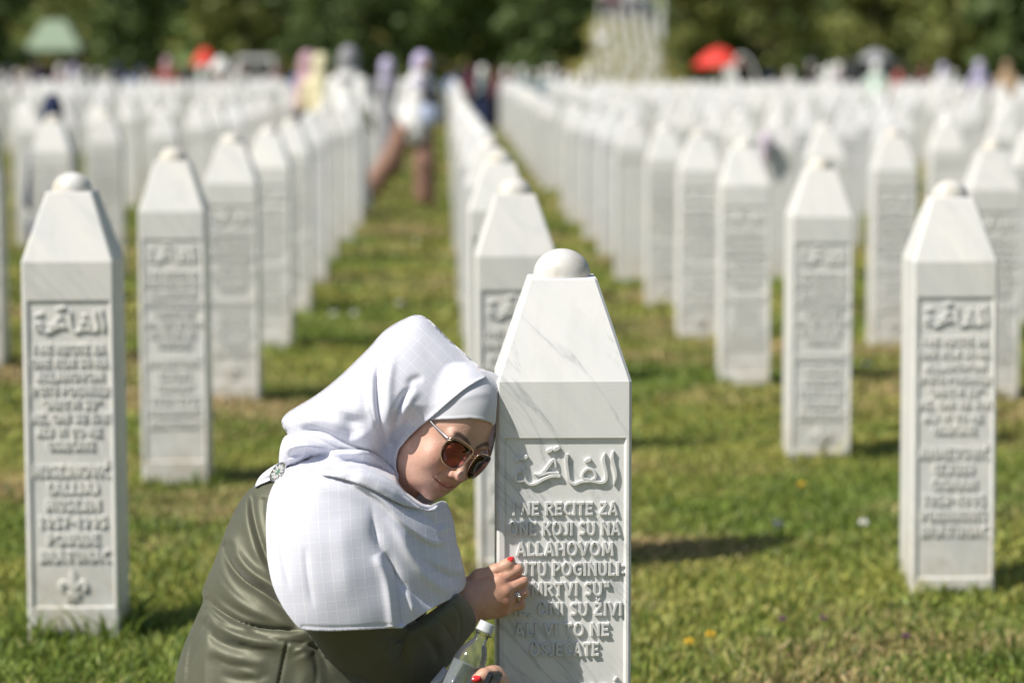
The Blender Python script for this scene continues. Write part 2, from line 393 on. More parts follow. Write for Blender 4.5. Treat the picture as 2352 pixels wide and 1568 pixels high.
gl('T', .58, [(.29, 0), (.29, .9)], [(.0, .91), (.58, .91)]); gl('Z', .62, [(.06, .91), (.56, .91)], [(.54, .88), (.3, .5), (.08, .1)], [(.04, .09), (.6, .09)])
gl('A', .74, [(.07, 0), (.22, .5), (.37, 1)], [(.37, 1), (.52, .5), (.67, 0)], [(.2, .3), (.54, .3)])
gl('O', .80, [(.40, .93), (.2, .85), (.1, .62), (.1, .38), (.2, .15), (.40, .07), (.6, .15), (.7, .38), (.7, .62), (.6, .85), (.40, .93), (.3, .91)])
gl('K', .66, [(.1, 0), (.1, 1)], [(.60, 1), (.4, .7), (.16, .48)], [(.28, .56), (.46, .3), (.64, 0)])
gl('J', .44, [(.34, 1), (.34, .3), (.24, .08), (.02, .12)]); gl('S', .54, [(.48, .86), (.28, .93), (.1, .76), (.24, .54), (.44, .36), (.36, .12), (.06, .12)])
gl('U', .68, [(.1, 1), (.1, .35), (.2, .1), (.34, .07), (.48, .1), (.58, .35), (.58, 1)]); gl('L', .52, [(.1, 0), (.1, 1)], [(.1, .09), (.50, .09)])
gl('H', .72, [(.1, 0), (.1, 1)], [(.62, 0), (.62, 1)], [(.1, .5), (.62, .5)]); gl('V', .70, [(.04, 1), (.2, .5), (.35, .02)], [(.66, 1), (.5, .5), (.35, .02)])
gl('M', .90, [(.1, 0), (.17, 1)], [(.17, .98), (.30, .6), (.45, .22)], [(.73, .98), (.60, .6), (.45, .22)], [(.80, 0), (.73, 1)])
gl('P', .60, [(.1, 0), (.1, 1)], [(.1, .91), (.40, .9), (.52, .7), (.40, .48), (.16, .44)])
gl('G', .70, [(.60, .86), (.38, .93), (.15, .75), (.10, .5), (.15, .25), (.38, .07), (.58, .14), (.60, .42)], [(.36, .44), (.66, .44)])
gl('B', .62, [(.1, 0), (.1, 1)], [(.1, .91), (.42, .88), (.46, .68), (.16, .53)], [(.16, .51), (.50, .42), (.52, .18), (.1, .09)])
gl('D', .72, [(.1, 0), (.1, 1)], [(.1, .91), (.46, .86), (.62, .5), (.46, .14), (.1, .09)])
gl('1', .34, [(.2, 0), (.2, 1)], [(.02, .78), (.2, .98)]); gl('9', .62, [(.5, .68), (.3, .46), (.1, .68), (.3, .92), (.5, .7), (.44, .3), (.2, .03)])
gl('5', .56, [(.48, .91), (.12, .91)], [(.13, .9), (.12, .56)], [(.12, .55), (.4, .55), (.48, .3), (.3, .08), (.06, .12)])
gl('7', .54, [(.04, .91), (.52, .91)], [(.5, .88), (.34, .45), (.22, 0)]); gl('2', .58, [(.08, .78), (.28, .92), (.48, .72), (.3, .4), (.08, .12)], [(.04, .09), (.56, .09)])
gl('4', .62, [(.42, 0), (.42, 1)], [(.4, .95), (.2, .6), (.06, .32)], [(.04, .28), (.58, .28)]); gl('-', .44, [(.08, .5), (.36, .5)])
gl('(', .30, [(.26, 1), (.1, .7), (.1, .3), (.26, 0)]); gl(')', .30, [(.04, 1), (.2, .7), (.2, .3), (.04, 0)])
gl('"', .42, [(.1, 1), (.13, .82), (.16, .66)], [(.3, 1), (.33, .82), (.36, .66)]); gl(',', .24, [(.16, .16), (.12, .0), (.04, -.14)])
gl(':', .30, [(.03, .72), (.15, .72), (.27, .72)], [(.03, .22), (.15, .22), (.27, .22)]); GL[' '] = (.26, ())
for a_, b_ in (('Č', 'C'), ('Ć', 'C'), ('Ž', 'Z'), ('Đ', 'D')):
    w_, s_ = GL[b_]
    ex = {'Č': [[(.2, 1.34), (.34, 1.16), (.48, 1.34)]], 'Ž': [[(.16, 1.34), (.31, 1.16), (.46, 1.34)]], 'Ć': [[(.30, 1.14), (.40, 1.26), (.50, 1.38)]], 'Đ': [[(-.04, .5), (.32, .5)]]}[a_]
    GL[a_] = (w_, tuple(s_)+tuple(ex))
def text_mesh(lines, depth, res=3):
    """raised letters cut as flared strokes: (text, x0, x1, zbase, capheight)"""
    V = []; F = []
    for (s, x0, x1, zb, ch) in lines:
        tot = sum(GL[c][0]+.13 for c in s)-.13; sx = (x1-x0)/tot; x = x0; n = 0
        for c in s:
            w, sts = GL[c]
            for st in sts:
                p = [(x+a*sx, zb+b*ch) for a, b in st]
                if len(p) == 2: p = [p[0], ((p[0][0]+p[1][0])/2, (p[0][1]+p[1][1])/2), p[1]]
                k = len(p); wd = [ch*.222*(1.18 if i in (0, k-1) else .98) for i in range(k)]
                if c == ':': wd = [ch*.06, ch*.25, ch*.06]
                if c in 'ČĆŽ' and st is sts[-1]: wd = [ch*.13]*k
                n += 1; ribbon(p, wd, depth+(n % 4)*.00018, V, F, res, square=True)
            x += (w+.13)*sx
    return V, F
def ribbon(poly, wid, depth, V, F, res=6, square=False):
    """raised calligraphic stroke in the xz plane with per-point width"""
    p = spline(poly, res); wv = spline(np.stack([wid, wid], -1), res)[:, 0]
    t = np.gradient(p, axis=0); t /= (np.linalg.norm(t, axis=1)[:, None]+1e-9); nrm = np.stack([-t[:, 1], t[:, 0]], -1)
    n = len(V); k = len(p); cs = [(-1, 0.0), (-.88, .8), (-.62, 1.0), (.62, 1.0), (.88, .8), (1, 0.0)]
    for (s, hgt) in cs:
        q = p+nrm*(wv*s*.5)[:, None]; V += [(a, -depth*hgt, b) for a, b in q]
    m = len(cs)
    for j in range(m-1):
        for i in range(k-1): F.append((n+j*k+i, n+j*k+i+1, n+(j+1)*k+i+1, n+(j+1)*k+i))
    F.append(tuple(n+j*k for j in range(m))); F.append(tuple(n+j*k+k-1 for j in range(m-1, -1, -1)))
def arabic(V, F, depth):
    """the raised heading; source coordinates are millimetre-like panel units, (185..930, 90..) scaled to the panel"""
    sc = SW/(957-128.)
    def q(a): return [((x-546)*sc, PT-(y-90)*sc*VS) for x, y in a]
    cnt = [0]
    def st(a, w): cnt[0] += 1; ribbon(q(a), [k*sc for k in w], depth+(cnt[0] % 5)*.00022, V, F)
    st([(848, 168), (840, 215), (855, 270), (862, 320), (850, 372)], [10, 26, 24, 20, 5])          # alif
    st([(797, 180), (786, 225), (804, 300), (800, 345), (770, 357), (728, 350), (690, 348), (650, 352), (610, 366), (577, 345), (566, 290), (560, 230), (562, 188)], [8, 26, 24, 24, 24, 22, 20, 22, 24, 24, 24, 24, 26])
    st([(690, 350), (735, 330), (728, 290), (692, 275), (662, 300), (660, 330), (700, 340)], [18, 20, 20, 20, 20, 18, 14])  # loop of fa
    st([(522, 318), (470, 318), (420, 335), (370, 362), (330, 365), (305, 335), (300, 290), (296, 262)], [26, 24, 24, 22, 20, 22, 20, 8])
    st([(400, 312), (440, 270), (478, 222), (490, 235), (494, 268)], [24, 26, 22, 18, 10])
    st([(360, 305), (400, 310), (450, 300), (515, 300)], [6, 22, 16, 12])
    st([(300, 345), (258, 345), (246, 318), (270, 290), (298, 300), (300, 330)], [14, 18, 20, 18, 18, 14])  # loop of ta
    for (cx, cy) in ((456, 165), (499, 155), (262, 217), (302, 207), (690, 225)):
        st([(cx-19, cy+9), (cx, cy), (cx+19, cy-9)], [22, 32, 22])
def u2x(x): return (x-546)*SW/829.
VS = 1.037
def u2z(y): return PT-(y-90)*SW/829.*VS
VERSE = [("I NE RECITE ZA", 228, 875, 552, 78), ("ONE KOJI SU NA", 203, 892, 672, 78), ("ALLAHOVOM", 252, 852, 795, 80), ("PUTU POGINULI:", 212, 920, 915, 80),
         ("\"MRTVI SU\"", 300, 825, 1035, 80), ("NE, ONI SU ŽIVI", 200, 903, 1155, 78), ("ALI VI TO NE", 243, 825, 1278, 78), ("OSJEĆATE", 337, 762, 1398, 80)]
def inscription(name_lines, fleur=False, res=3):
    L = [(t, u2x(a), u2x(b), u2z(y), h*SW/829.*VS) for t, a, b, y, h in VERSE+name_lines]
    nv = len(VERSE); V, F = text_mesh(L[:nv], .0044, res); NV, NF = text_mesh(L[nv:], .0044, res)
    HV, HF = [], []; arabic(HV, HF, .0050); EV, EF = [], []
    if fleur:
        def lily(a, w): ribbon([(x*.00115, .080+z*.00115) for x, z in a], [k*.00115 for k in w], .006, EV, EF)
        lily([(0, 42), (0, 28), (0, 8), (0, -28)], [3, 17, 12, 5])
        for s in (-1, 1): lily([(3*s, -2), (12*s, 12), (22*s, 14), (26*s, 4), (19*s, -4)], [7, 11, 13, 11, 4])
        lily([(-15, -10), (0, -10), (15, -10)], [6, 8, 6])
        for s in (-1, 1): lily([(3*s, -12), (9*s, -20), (13*s, -24)], [6, 6, 3])
    return [(n_, [(x, y+.0049, z) for x, y, z in v_], f_) for n_, v_, f_ in (('verse', V, F), ('name_lines', NV, NF), ('heading', HV, HF), ('emblem', EV, EF)) if v_]
def nm(lines, y0=1635):
    out = []
    for k, (t, a, b) in enumerate(lines): out.append((t, a, b, y0+k*150, 104))
    return out
NAMES = {'main': nm([("HASANOVIĆ", 225, 885), ("(MUJO)", 370, 760), ("SENAD", 370, 740), ("1974-1995", 250, 860), ("POTOČARI", 260, 850), ("SREBRENICA", 220, 890)], 1668),
         'left': nm([("HUSEJNOVIĆ", 205, 890), ("(ALIJA)", 330, 790), ("MUSEJIN", 310, 800), ("1957-1995", 250, 860), ("POBUĐE", 320, 790), ("BRATUNAC", 245, 880)]),
         'right': nm([("AHMETOVIĆ", 205, 890), ("(EJUB)", 350, 740), ("OSMAN", 330, 770), ("1952-1995", 250, 860), ("POZNANOVIĆI", 230, 870), ("BRATUNAC", 225, 890)])}
def stone_meshes(key, mat, fleur=False, res=3):
    sh = stone_shaft().build('shaft', mat, link=False); v, f = dome_mesh(); dm = mesh_np('dome', v, f, mat, link=False)
    return sh, dm, [mesh_np(n_, v_, f_, mat, smooth=False, link=False) for n_, v_, f_ in inscription(NAMES[key], fleur, res)]
SM = {k: stone_meshes(k, M_MARBLE if k == 'main' else M_MARBLE2, k == 'left', 3 if k == 'main' else 2) for k in NAMES}
def put_stone(x, y, dz, key, rz=0.0, tilt=0.0):
    root = empty('gravestone', (x, y, dz), rz); root.rotation_euler = (0, tilt, rz)
    sh, dm, ins = SM[key]
    inst(sh, 'shaft', root); d = inst(dm, 'dome', root, (0, SW/2, TOPZ+.0003)); [inst(q, q.name.split('.')[0], root) for q in ins]; return root
GS = 'white marble gravestones in rows'
def from_px(xc, ybase):                    # front face centre column and the ground line under it
    return ground_at(xc, ybase)
main = put_stone(.1925, 4.59, 0.0, 'main')
tag(main, 'veined white marble gravestone the kneeling woman leans on, its carved verse sharp', 'gravestone', GS)
STONES = []                                # every placed stone: x, y
STONES.append((.1925, 4.59))
# columns of graves: x, first distance(s) measured in the photograph, then the regular step
def fixed(x, y, top_px=None):
    dz = 0.0
    if top_px is not None:                 # sink or raise so the dome stands where the photo has it
        d = (np.array([x, y+SW/2, 0])-CP); best = None
        for z in np.linspace(.95, 1.25, 121):
            e = abs(pix((x, y+SW/2, z))[1]-top_px)
            if best is None or e < best[0]: best = (e, z)
        dz = best[1]-(TOPZ+DOME)
    return dz
near = [  # x, y, dome top in the photo, mesh, label
    (-.90, 6.80, 395, 'left', 'large left gravestone with a raised lily emblem under its names'),
    (-.905, 9.45, 338, 'right', 'gravestone directly behind the left lily stone, its dome half shaded'),
    (-.895, 11.9, 305, 'left', 'gravestone third from the front in the lily stone\'s column'),
    (-.89, 14.3, 288, 'right', 'gravestone fourth from the front in the lily stone\'s column'),
    (-.90, 16.6, 270, 'left', 'gravestone fifth from the front in the lily stone\'s column'),
    (1.335, 7.38, 413, 'right', 'large right gravestone with bright sunlit left side and grey carved names'),
    (1.335, 10.05, 360, 'left', 'gravestone directly behind the large right stone in its column'),
    (1.325, 12.5, 315, 'right', 'gravestone third from the front in the large right stone\'s column'),
    (1.325, 14.75, 297, 'left', 'gravestone fourth from the front in the large right stone\'s column'),
    (1.32, 17.0, 285, 'left', 'gravestone fifth from the front in the large right stone\'s column'),
    (.198, 7.72, 408, 'left', 'gravestone directly behind the stone the kneeling woman leans on'),
    (.195, 10.0, 345, 'right', 'third gravestone in the column that starts at the kneeling woman'),
    (.195, 12.4, 315, 'left', 'fourth gravestone in the column that starts at the kneeling woman'),
    (2.31, 11.9, 320, 'right', 'gravestone at the right frame edge, half behind the large right stone'),
    (2.27, 14.3, 294, 'left', 'gravestone second in the column at the right frame edge'),
    (2.26, 16.8, 279, 'right', 'gravestone third in the column at the right frame edge'),
    (-2.20, 13.4, 301, 'right', 'gravestone cut off by the left frame edge, only its shaded side showing'),
    (-2.19, 15.9, 262, 'left', 'gravestone with a dark navy hood showing above it at far left'),
    (-2.31, 19.4, 256, 'right', 'gravestone seen between the lily stone and the one behind it'),
]
for (x, y, tp, key, lab) in near:
    dz = fixed(x, y, tp); s = put_stone(x, y, dz, key, R(random.uniform(-1.2, 1.2)), R(random.uniform(-.3, .3)))
    tag(s, lab, 'gravestone', GS); STONES.append((x, y))
# single-mesh stones for the blurred rows behind
def simple_stone(mat):
    mb = stone_shaft(); v, f = dome_mesh(); mb.add([(x, y+SW/2, z+TOPZ-.002) for x, y, z in v], f)
    me = mb.build('gravestone', mat, smooth=False, link=False); return me
far_me = [simple_stone(M_MARBLE2), simple_stone(M_MARBLE)]
cands = []
ORD = ['first', 'second', 'third', 'fourth', 'fifth', 'sixth', 'seventh', 'eighth', 'ninth', 'tenth', 'eleventh', 'twelfth', 'thirteenth']
colx = {}
for ci in range(-13, 19):
    if ci == 0: cx = .195
    elif ci < 0: cx = -.90-(abs(ci)-1)*1.24
    else: cx = 1.33+(ci-1)*.95-(.06 if ci == 1 else 0)
    start = {0: 14.8, -1: 19.0, 1: 19.2, 2: 19.2, -2: 21.8}.get(ci, None)
    y = start if start else 6.6+random.uniform(0, 2.3)
    while y < 62:
        x = cx+random.uniform(-.025, .025)
        px, py, Z = pix((x, y, .5))
        if -60 < px < 2412 and not (36 < y < 38.5 and ci < 1) and not (29.4 < y < 32.4 and ci >= 1):
            cands.append((y, x, ci))
        y += 2.42+random.uniform(-.12, .12) if y < 40 else 1.9+random.uniform(-.1, .1)
cands = [c for c in cands if all(abs(c[1]-a) > .4 or abs(c[0]-b) > 1.2 for a, b in STONES)]
cands.sort(); rowcount = {}
indiv, rest = cands[:280], cands[280:]
for i, (y, x, ci) in enumerate(indiv):
    dz = random.uniform(.02, .055) + (.02 if ci < 0 else -.01) + float(ground_z(x, y))
    o = inst(far_me[0 if i % 4 else 1], 'gravestone', None, (x, y, dz), R(random.uniform(-1.5, 1.5)))
    n0 = {-1: 5, 0: 4, 1: 5, 2: 3, -2: 3}.get(ci, 0); rowcount[ci] = rowcount.get(ci, n0)+1; k = rowcount[ci]
    side = "the column that starts at the kneeling woman" if ci == 0 else ("the column behind the left lily stone" if ci == -1 else ("the column behind the large right stone" if ci == 1 else
           f"the {ORD[abs(ci)-1]} column {'left' if ci < 0 else 'right'} of the kneeling woman's own"))
    if k <= 8 and abs(ci) <= 7: lab = f"gravestone {ORD[k-1]} from the front in {side}" if abs(ci) < 2 else f"{ORD[k-1]} gravestone of {side}"
    else: lab = f"small blurred gravestone in the dense back rows {'left of the path' if x < -.3 else ('behind the veined stone' if x < .9 else 'at right')}"
    tag(o, lab, 'gravestone', GS)
# the farthest rows and the graves on the distant slope read as one mass
V = []; F = []
def add_far(x, y, z, sc=1.0):
    n = len(V); w = SW/2*sc; t = .055*sc
    for hw, zz in ((w, -.1), (w, SHOULDER*sc), (t, TOPZ*sc), (t*.8, (TOPZ+.035)*sc)):
        V.extend([(x-hw, y-hw, z+zz), (x+hw, y-hw, z+zz), (x+hw, y+hw, z+zz), (x-hw, y+hw, z+zz)])
    for i in range(3):
        for k in range(4): F.append((n+i*4+k, n+i*4+(k+1) % 4, n+i*4+4+(k+1) % 4, n+i*4+4+k))
    F.append((n+12, n+13, n+14, n+15))
for (y, x, ci) in rest: add_far(x, y, random.uniform(.0, .05)+float(ground_z(x, y)))
for r_ in range(9):
    for k in range(r_ % 3, 10, 3):
        y = 121+r_*2.9; x = (1372-1023+k*16.5)/FD*y+random.uniform(-.05, .05)-.25*math.sin(r_*.5); add_far(x, y, float(ground_z(x, y)), 1.0)
tag(mesh_np('gravestone_rows', V, F, M_MARBLE2, smooth=False), 'hazy farthest rows of white gravestones at the end of the field and on the slope', 'gravestones', kind='stuff')
# ------------------------------------------------------------------ implicit-surface sculpting
def surf_nets(val, org, h):
    s = val < 0; nx, ny, nz = val.shape; cs = (nx-1, ny-1, nz-1)
    acc = np.zeros(cs+(3,)); cnt = np.zeros(cs)
    for ax in range(3):
        a = [slice(None)]*3; b = [slice(None)]*3; a[ax] = slice(0, -1); b[ax] = slice(1, None)
        v0, v1 = val[tuple(a)], val[tuple(b)]; cr = s[tuple(a)] != s[tuple(b)]
        t = np.where(cr, v0/np.where(cr, v0-v1, 1), 0)
        o1, o2 = [i for i in range(3) if i != ax]
        for d1 in (0, 1):
            for d2 in (0, 1):
                sl = [slice(None)]*3
                sl[o1] = slice(d1, cs[o1]+d1); sl[o2] = slice(d2, cs[o2]+d2)
                c_, t_ = cr[tuple(sl)], t[tuple(sl)]
                cnt += c_; acc[..., ax] += t_; acc[..., o1] += c_*d1; acc[..., o2] += c_*d2
    act = cnt > 0; ids = -np.ones(cs, int); ids[act] = np.arange(act.sum())
    base = np.stack(np.nonzero(act), -1); vert = (base+acc[act]/cnt[act][:, None])*h+np.asarray(org)
    quads = []
    for ax in range(3):
        o1, o2 = (ax+1) % 3, (ax+2) % 3
        a = [slice(None)]*3; b = [slice(None)]*3; a[ax] = slice(0, -1); b[ax] = slice(1, None)
        cr = s[tuple(a)] != s[tuple(b)]
        p = np.stack(np.nonzero(cr), -1)
        ok = (p[:, o1] > 0) & (p[:, o2] > 0) & (p[:, o1] < cs[o1]) & (p[:, o2] < cs[o2]); p = p[ok]
        if len(p) == 0: continue
        ins = s[tuple(p.T)]
        def cid(d1, d2):
            q = p.copy(); q[:, o1] -= d1; q[:, o2] -= d2; return ids[tuple(q.T)]
        q4 = np.stack([cid(1, 1), cid(0, 1), cid(0, 0), cid(1, 0)], -1)
        q4[~ins] = q4[~ins][:, ::-1]; quads.append(q4)
    return vert, np.concatenate(quads)
def smin(a, b, k):
    if k <= 0: return np.minimum(a, b)
    h = np.maximum(k-np.abs(a-b), 0)/k; return np.minimum(a, b)-h*h*k*.25
def smax(a, b, k): return -smin(-a, -b, k)
class SDF:
    def __init__(s, lo, hi, h):
        s.lo = np.asarray(lo, float); s.h = h; n = np.ceil((np.asarray(hi)-s.lo)/h).astype(int)+1
        g = np.meshgrid(*[s.lo[i]+h*np.arange(n[i]) for i in range(3)], indexing='ij'); s.p = np.stack(g, -1); s.d = np.full(tuple(n), 1.0)
    def ell(s, c, r):
        q = (s.p-np.asarray(c))/np.asarray(r); k0 = np.linalg.norm(q, axis=-1); k1 = np.linalg.norm(q/np.asarray(r), axis=-1)
        return k0*(k0-1)/np.maximum(k1, 1e-9)
    def cap(s, a, b, ra, rb=None):
        rb = ra if rb is None else rb
        a = np.asarray(a, float); ab = np.asarray(b, float)-a; t = np.clip(((s.p-a)@ab)/(ab@ab), 0, 1)
        return np.linalg.norm(s.p-a-t[..., None]*ab, axis=-1)-(ra+(rb-ra)*t)
    def add(s, d, k=0.0): s.d = smin(s.d, d, k)
    def sub(s, d, k=0.0): s.d = smax(s.d, -d, k)
    def chain(s, pts, rad, k):
        for i in range(len(pts)-1): s.add(s.cap(pts[i], pts[i+1], rad[i], rad[i+1]), k)
    def mesh(s): return surf_nets(s.d, s.lo, s.h)

# ------------------------------------------------------------------ the kneeling woman
# head frame (forward, up, her right) written in camera axes (right, up, towards the camera)
hf = np.array([.44, -.60, .67]); hf /= np.linalg.norm(hf); hu = np.array([.585, .75, .30]); hu -= hf*(hu@hf); hu /= np.linalg.norm(hu); hs = np.cross(hf, hu)
CAMAX = np.stack([RT, UP, -FW])                      # rows
HEADM = np.stack([hf, hu, hs])@CAMAX                 # rows: head axes in world
ZH = 4.605; HS = .855; HO = P(1066.5, 1033, ZH)
def head_w(v): return HO+HS*(np.asarray(v, float)@HEADM)
h = SDF((-.20, -.26, -.095), (.06, .14, .095), .0021)
h.d = h.ell((-.090, .030, 0), (.094, .092, .073))
h.add(h.ell((-.048, -.030, 0), (.056, .088, .060)), .03)
h.add(h.ell((-.040, -.080, 0), (.044, .040, .050)), .03)
for s_ in (-1, 1):
    h.add(h.cap((-.065, -.055, s_*.050), (-.020, -.095, s_*.028), .016, .016), .03)
    h.add(h.ell((-.017, -.042, s_*.037), (.027, .027, .027)), .024)
h.add(h.ell((.000, -.108, 0), (.015, .014, .020)), .018)
h.add(h.ell((-.006, -.072, 0), (.026, .030, .034)), .02)
for s_ in (-1, 1):
    h.add(h.cap((-.006, .019, s_*.044), (.004, .015, s_*.012), .009, .008), .012)
    h.sub(h.ell((.016, -.002, s_*.032), (.017, .014, .021)), .012)
    h.add(h.ell((-.006, -.002, s_*.031), (.0135, .0120, .0145)), .004)
    h.sub(h.cap((.0065, -.0065, s_*.020), (.0060, -.0065, s_*.042), .0011), .0015)
h.add(h.cap((.008, .008, 0), (.030, -.034, 0), .0065, .0085), .012)
h.add(h.ell((.033, -.040, 0), (.0105, .0095, .0105)), .008)
for s_ in (-1, 1):
    h.add(h.ell((.021, -.0455, s_*.0115), (.0095, .0075, .0068)), .006)
    h.sub(h.ell((.025, -.0525, s_*.0062), (.0055, .0035, .0034)), .002)
    h.sub(h.cap((.017, -.046, s_*.0200), (.006, -.066, s_*.033), .0002), .008)
h.sub(h.cap((.022, -.053, 0), (.024, -.064, 0), .0022), .004)
up = [(.003, -.0685, .031), (.0150, -.0695, .016), (.0205, -.0700, 0), (.0150, -.0695, -.016), (.003, -.0685, -.031)]
lo = [(.003, -.0697, .030), (.0135, -.0775, .0145), (.0175, -.0805, 0), (.0135, -.0775, -.0145), (.003, -.0697, -.030)]
h.chain(up, [.002, .0046, .0048, .0046, .002], .0035); h.chain(lo, [.002, .0056, .0064, .0056, .002], .0035)
ml = [(.0075, -.0692, .0335), (.0195, -.0735, .0160), (.0240, -.0752, 0), (.0195, -.0735, -.0160), (.0075, -.0692, -.0335)]
for i in range(4): h.sub(h.cap(ml[i], ml[i+1], .0013), .002)
h.sub(h.ell((.0195, -.0925, 0), (.006, .003, .012)), .010)
h.add(h.cap((-.075, -.06, 0), (-.115, -.22, 0), .050, .056), .03)
hv, hq = h.mesh()
tone = np.tile(np.array([.60, .365, .275]), (len(hv), 1))
def blend(m, c): 
    global tone
    m = np.clip(m, 0, 1)[:, None]; tone = tone*(1-m)+np.array(c)*m
f_, u_, s_ = hv.T
blend(.45*np.exp(-((u_+.042)/.022)**2-((np.abs(s_)-.040)/.020)**2), (.56, .23, .165))          # cheeks
blend(.4*np.exp(-((u_+.045)/.013)**2-(s_/.016)**2)*(f_ > .01), (.52, .22, .16))
dl = np.minimum(np.min([np.linalg.norm(hv-np.array(a)*(1-t)-np.array(b)*t, axis=1) for a, b in zip(up[:-1], up[1:]) for t in (0, .25, .5, .75, 1)], 0)-.0046,
                np.min([np.linalg.norm(hv-np.array(a)*(1-t)-np.array(b)*t, axis=1) for a, b in zip(lo[:-1], lo[1:]) for t in (0, .25, .5, .75, 1)], 0)-.0055)
blend(np.clip((.0020-dl)/.0018, 0, 1)*(f_ > .002)*.95, (.40, .11, .10))
dml = np.min([np.linalg.norm((hv-q)*np.array([.35, 1, 1]), axis=1) for q in spline(ml, 10)], 0)
blend(np.clip((.0032-dml)/.0018, 0, 1)*.75, (.24, .075, .065))
for sg in (-1, 1):
    br = [(.010, .0195, sg*.011), (.008, .0260, sg*.023), (.000, .0275, sg*.036), (-.005, .0245, sg*.045)]
    bp = spline(br, 8); db = np.min([np.linalg.norm((hv-q)*np.array([.5, 1, 1]), axis=1) for q in bp], 0)
    blend(np.clip((.0056-db)/.0035, 0, 1)*.9, (.045, .026, .018))
    blend(.5*np.exp(-((u_+.007)/.0018)**2-((np.abs(s_)-.031)/.013)**2)*(f_ > -.012)*(s_*sg > 0), (.03, .02, .015))   # lash line
skull = hv.copy()
BV = [head_w(hv)]; BF = [hq]; BT = [tone]

# hand on the stone (camera axes, metres at its own distance)
def camloc(x, y, Z): return np.stack(np.broadcast_arrays((np.asarray(x)-1176.)/FD*Z, (784.-np.asarray(y))/FD*Z, -np.asarray(Z)+0*np.asarray(x)), -1)
def cam_w(v): return CP+np.asarray(v)@CAMAX
def z4(x, y, Z): return camloc((1700+.3934*x)*.588, (2050+.3934*y)*.588, Z)
zs = float((np.array([.1, 4.59, .63])-CP)@FW)         # distance of the stone's face behind the hand
ZK = zs-.030
wr = z4(285, 770, ZK-.010)
fing = {'index': [(630, 560, -.012), (815, 440, .000), (800, 470, .024), (700, 520, .028)],
        'middle': [(690, 650, -.014), (868, 560, .000), (850, 590, .024), (740, 620, .028)],
        'ring': [(695, 745, -.010), (872, 668, .002), (850, 690, .024), (745, 720, .028)],
        'little': [(670, 835, -.002), (845, 782, .006), (835, 800, .024), (745, 800, .028)]}
rads = {'index': (.0105, .0092, .0080, .0075), 'middle': (.0108, .0095, .0082, .0075), 'ring': (.0105, .0090, .0078, .0072), 'little': (.0098, .0080, .0070, .0065)}
lo_ = np.array(z4(20, 1010, ZK))-np.array([.0, .0, .075]); hi_ = np.array(z4(960, 280, ZK))+np.array([.0, .0, .05])
g = SDF(np.minimum(lo_, hi_), np.maximum(lo_, hi_), .0015)
g.d = g.cap(z4(60, 900, ZK-.022), wr, .034, .029)
for nme, off in (('index', -70), ('middle', -25), ('ring', 25), ('little', 70)):
    a = fing[nme][0]; kn = z4(a[0], a[1], ZK+a[2])
    g.add(g.cap(wr+np.array([.0, -off*.00011, .004]), kn, .022, .0125), .012)
g.add(g.ell((wr+z4(660, 700, ZK))/2, (.034, .027, .020)), .015)
g.add(g.cap(z4(560, 640, ZK+.012), z4(600, 820, ZK+.012), .014, .013), .016)
for nme, pts in fing.items():
    q = [z4(x, y, ZK+d) for x, y, d in pts]; r_ = rads[nme]
    fd = g.cap(q[0], q[1], r_[0], r_[1]); fd = smin(fd, g.cap(q[1], q[2], r_[1], r_[2]), .003); fd = smin(fd, g.cap(q[2], q[3], r_[2], r_[3]), .003)
    g.add(fd, .0038)
    g.add(g.ell(q[0]+np.array([0, 0, .006]), (.009, .008, .006)), .006)           # knuckle
th = [z4(330, 640, ZK+.012), z4(445, 525, ZK+.002), z4(600, 455, ZK-.004), z4(715, 395, ZK-.003), z4(752, 352, ZK-.001)]
g.chain(th, [.019, .0145, .0105, .0098, .0068], .006)
g.sub(g.cap(z4(500, 480, ZK-.020), z4(630, 478, ZK-.016), .0012), .004)
for a, b in ((fing['index'], fing['middle']), (fing['middle'], fing['ring']), (fing['ring'], fing['little'])):
    m0 = (z4(a[0][0]*.35+a[1][0]*.65, a[0][1]*.35+a[1][1]*.65, ZK-.012)+z4(b[0][0]*.35+b[1][0]*.65, b[0][1]*.35+b[1][1]*.65, ZK-.012))/2
    m1 = (z4(a[1][0], a[1][1], ZK-.004)+z4(b[1][0], b[1][1], ZK-.004))/2+np.array([.008, 0, 0])
    g.sub(g.cap(m0, m1, .0012), .003)
gv, gq_ = g.mesh()
gt = np.tile(np.array([.60, .36, .25]), (len(gv), 1))
for nme in fing:
    k0 = z4(fing[nme][0][0], fing[nme][0][1], ZK-.02); w_ = np.exp(-(np.linalg.norm(gv-k0, axis=1)/.014)**2)[:, None]*.55
    gt = gt*(1-w_)+np.array([.50, .22, .15])*w_
    k0 = z4(fing[nme][1][0], fing[nme][1][1], ZK-.008); w_ = np.exp(-(np.linalg.norm(gv-k0, axis=1)/.010)**2)[:, None]*.5
    gt = gt*(1-w_)+np.array([.55, .26, .19])*w_
BV.append(cam_w(gv)); BF.append(gq_); BT.append(gt)

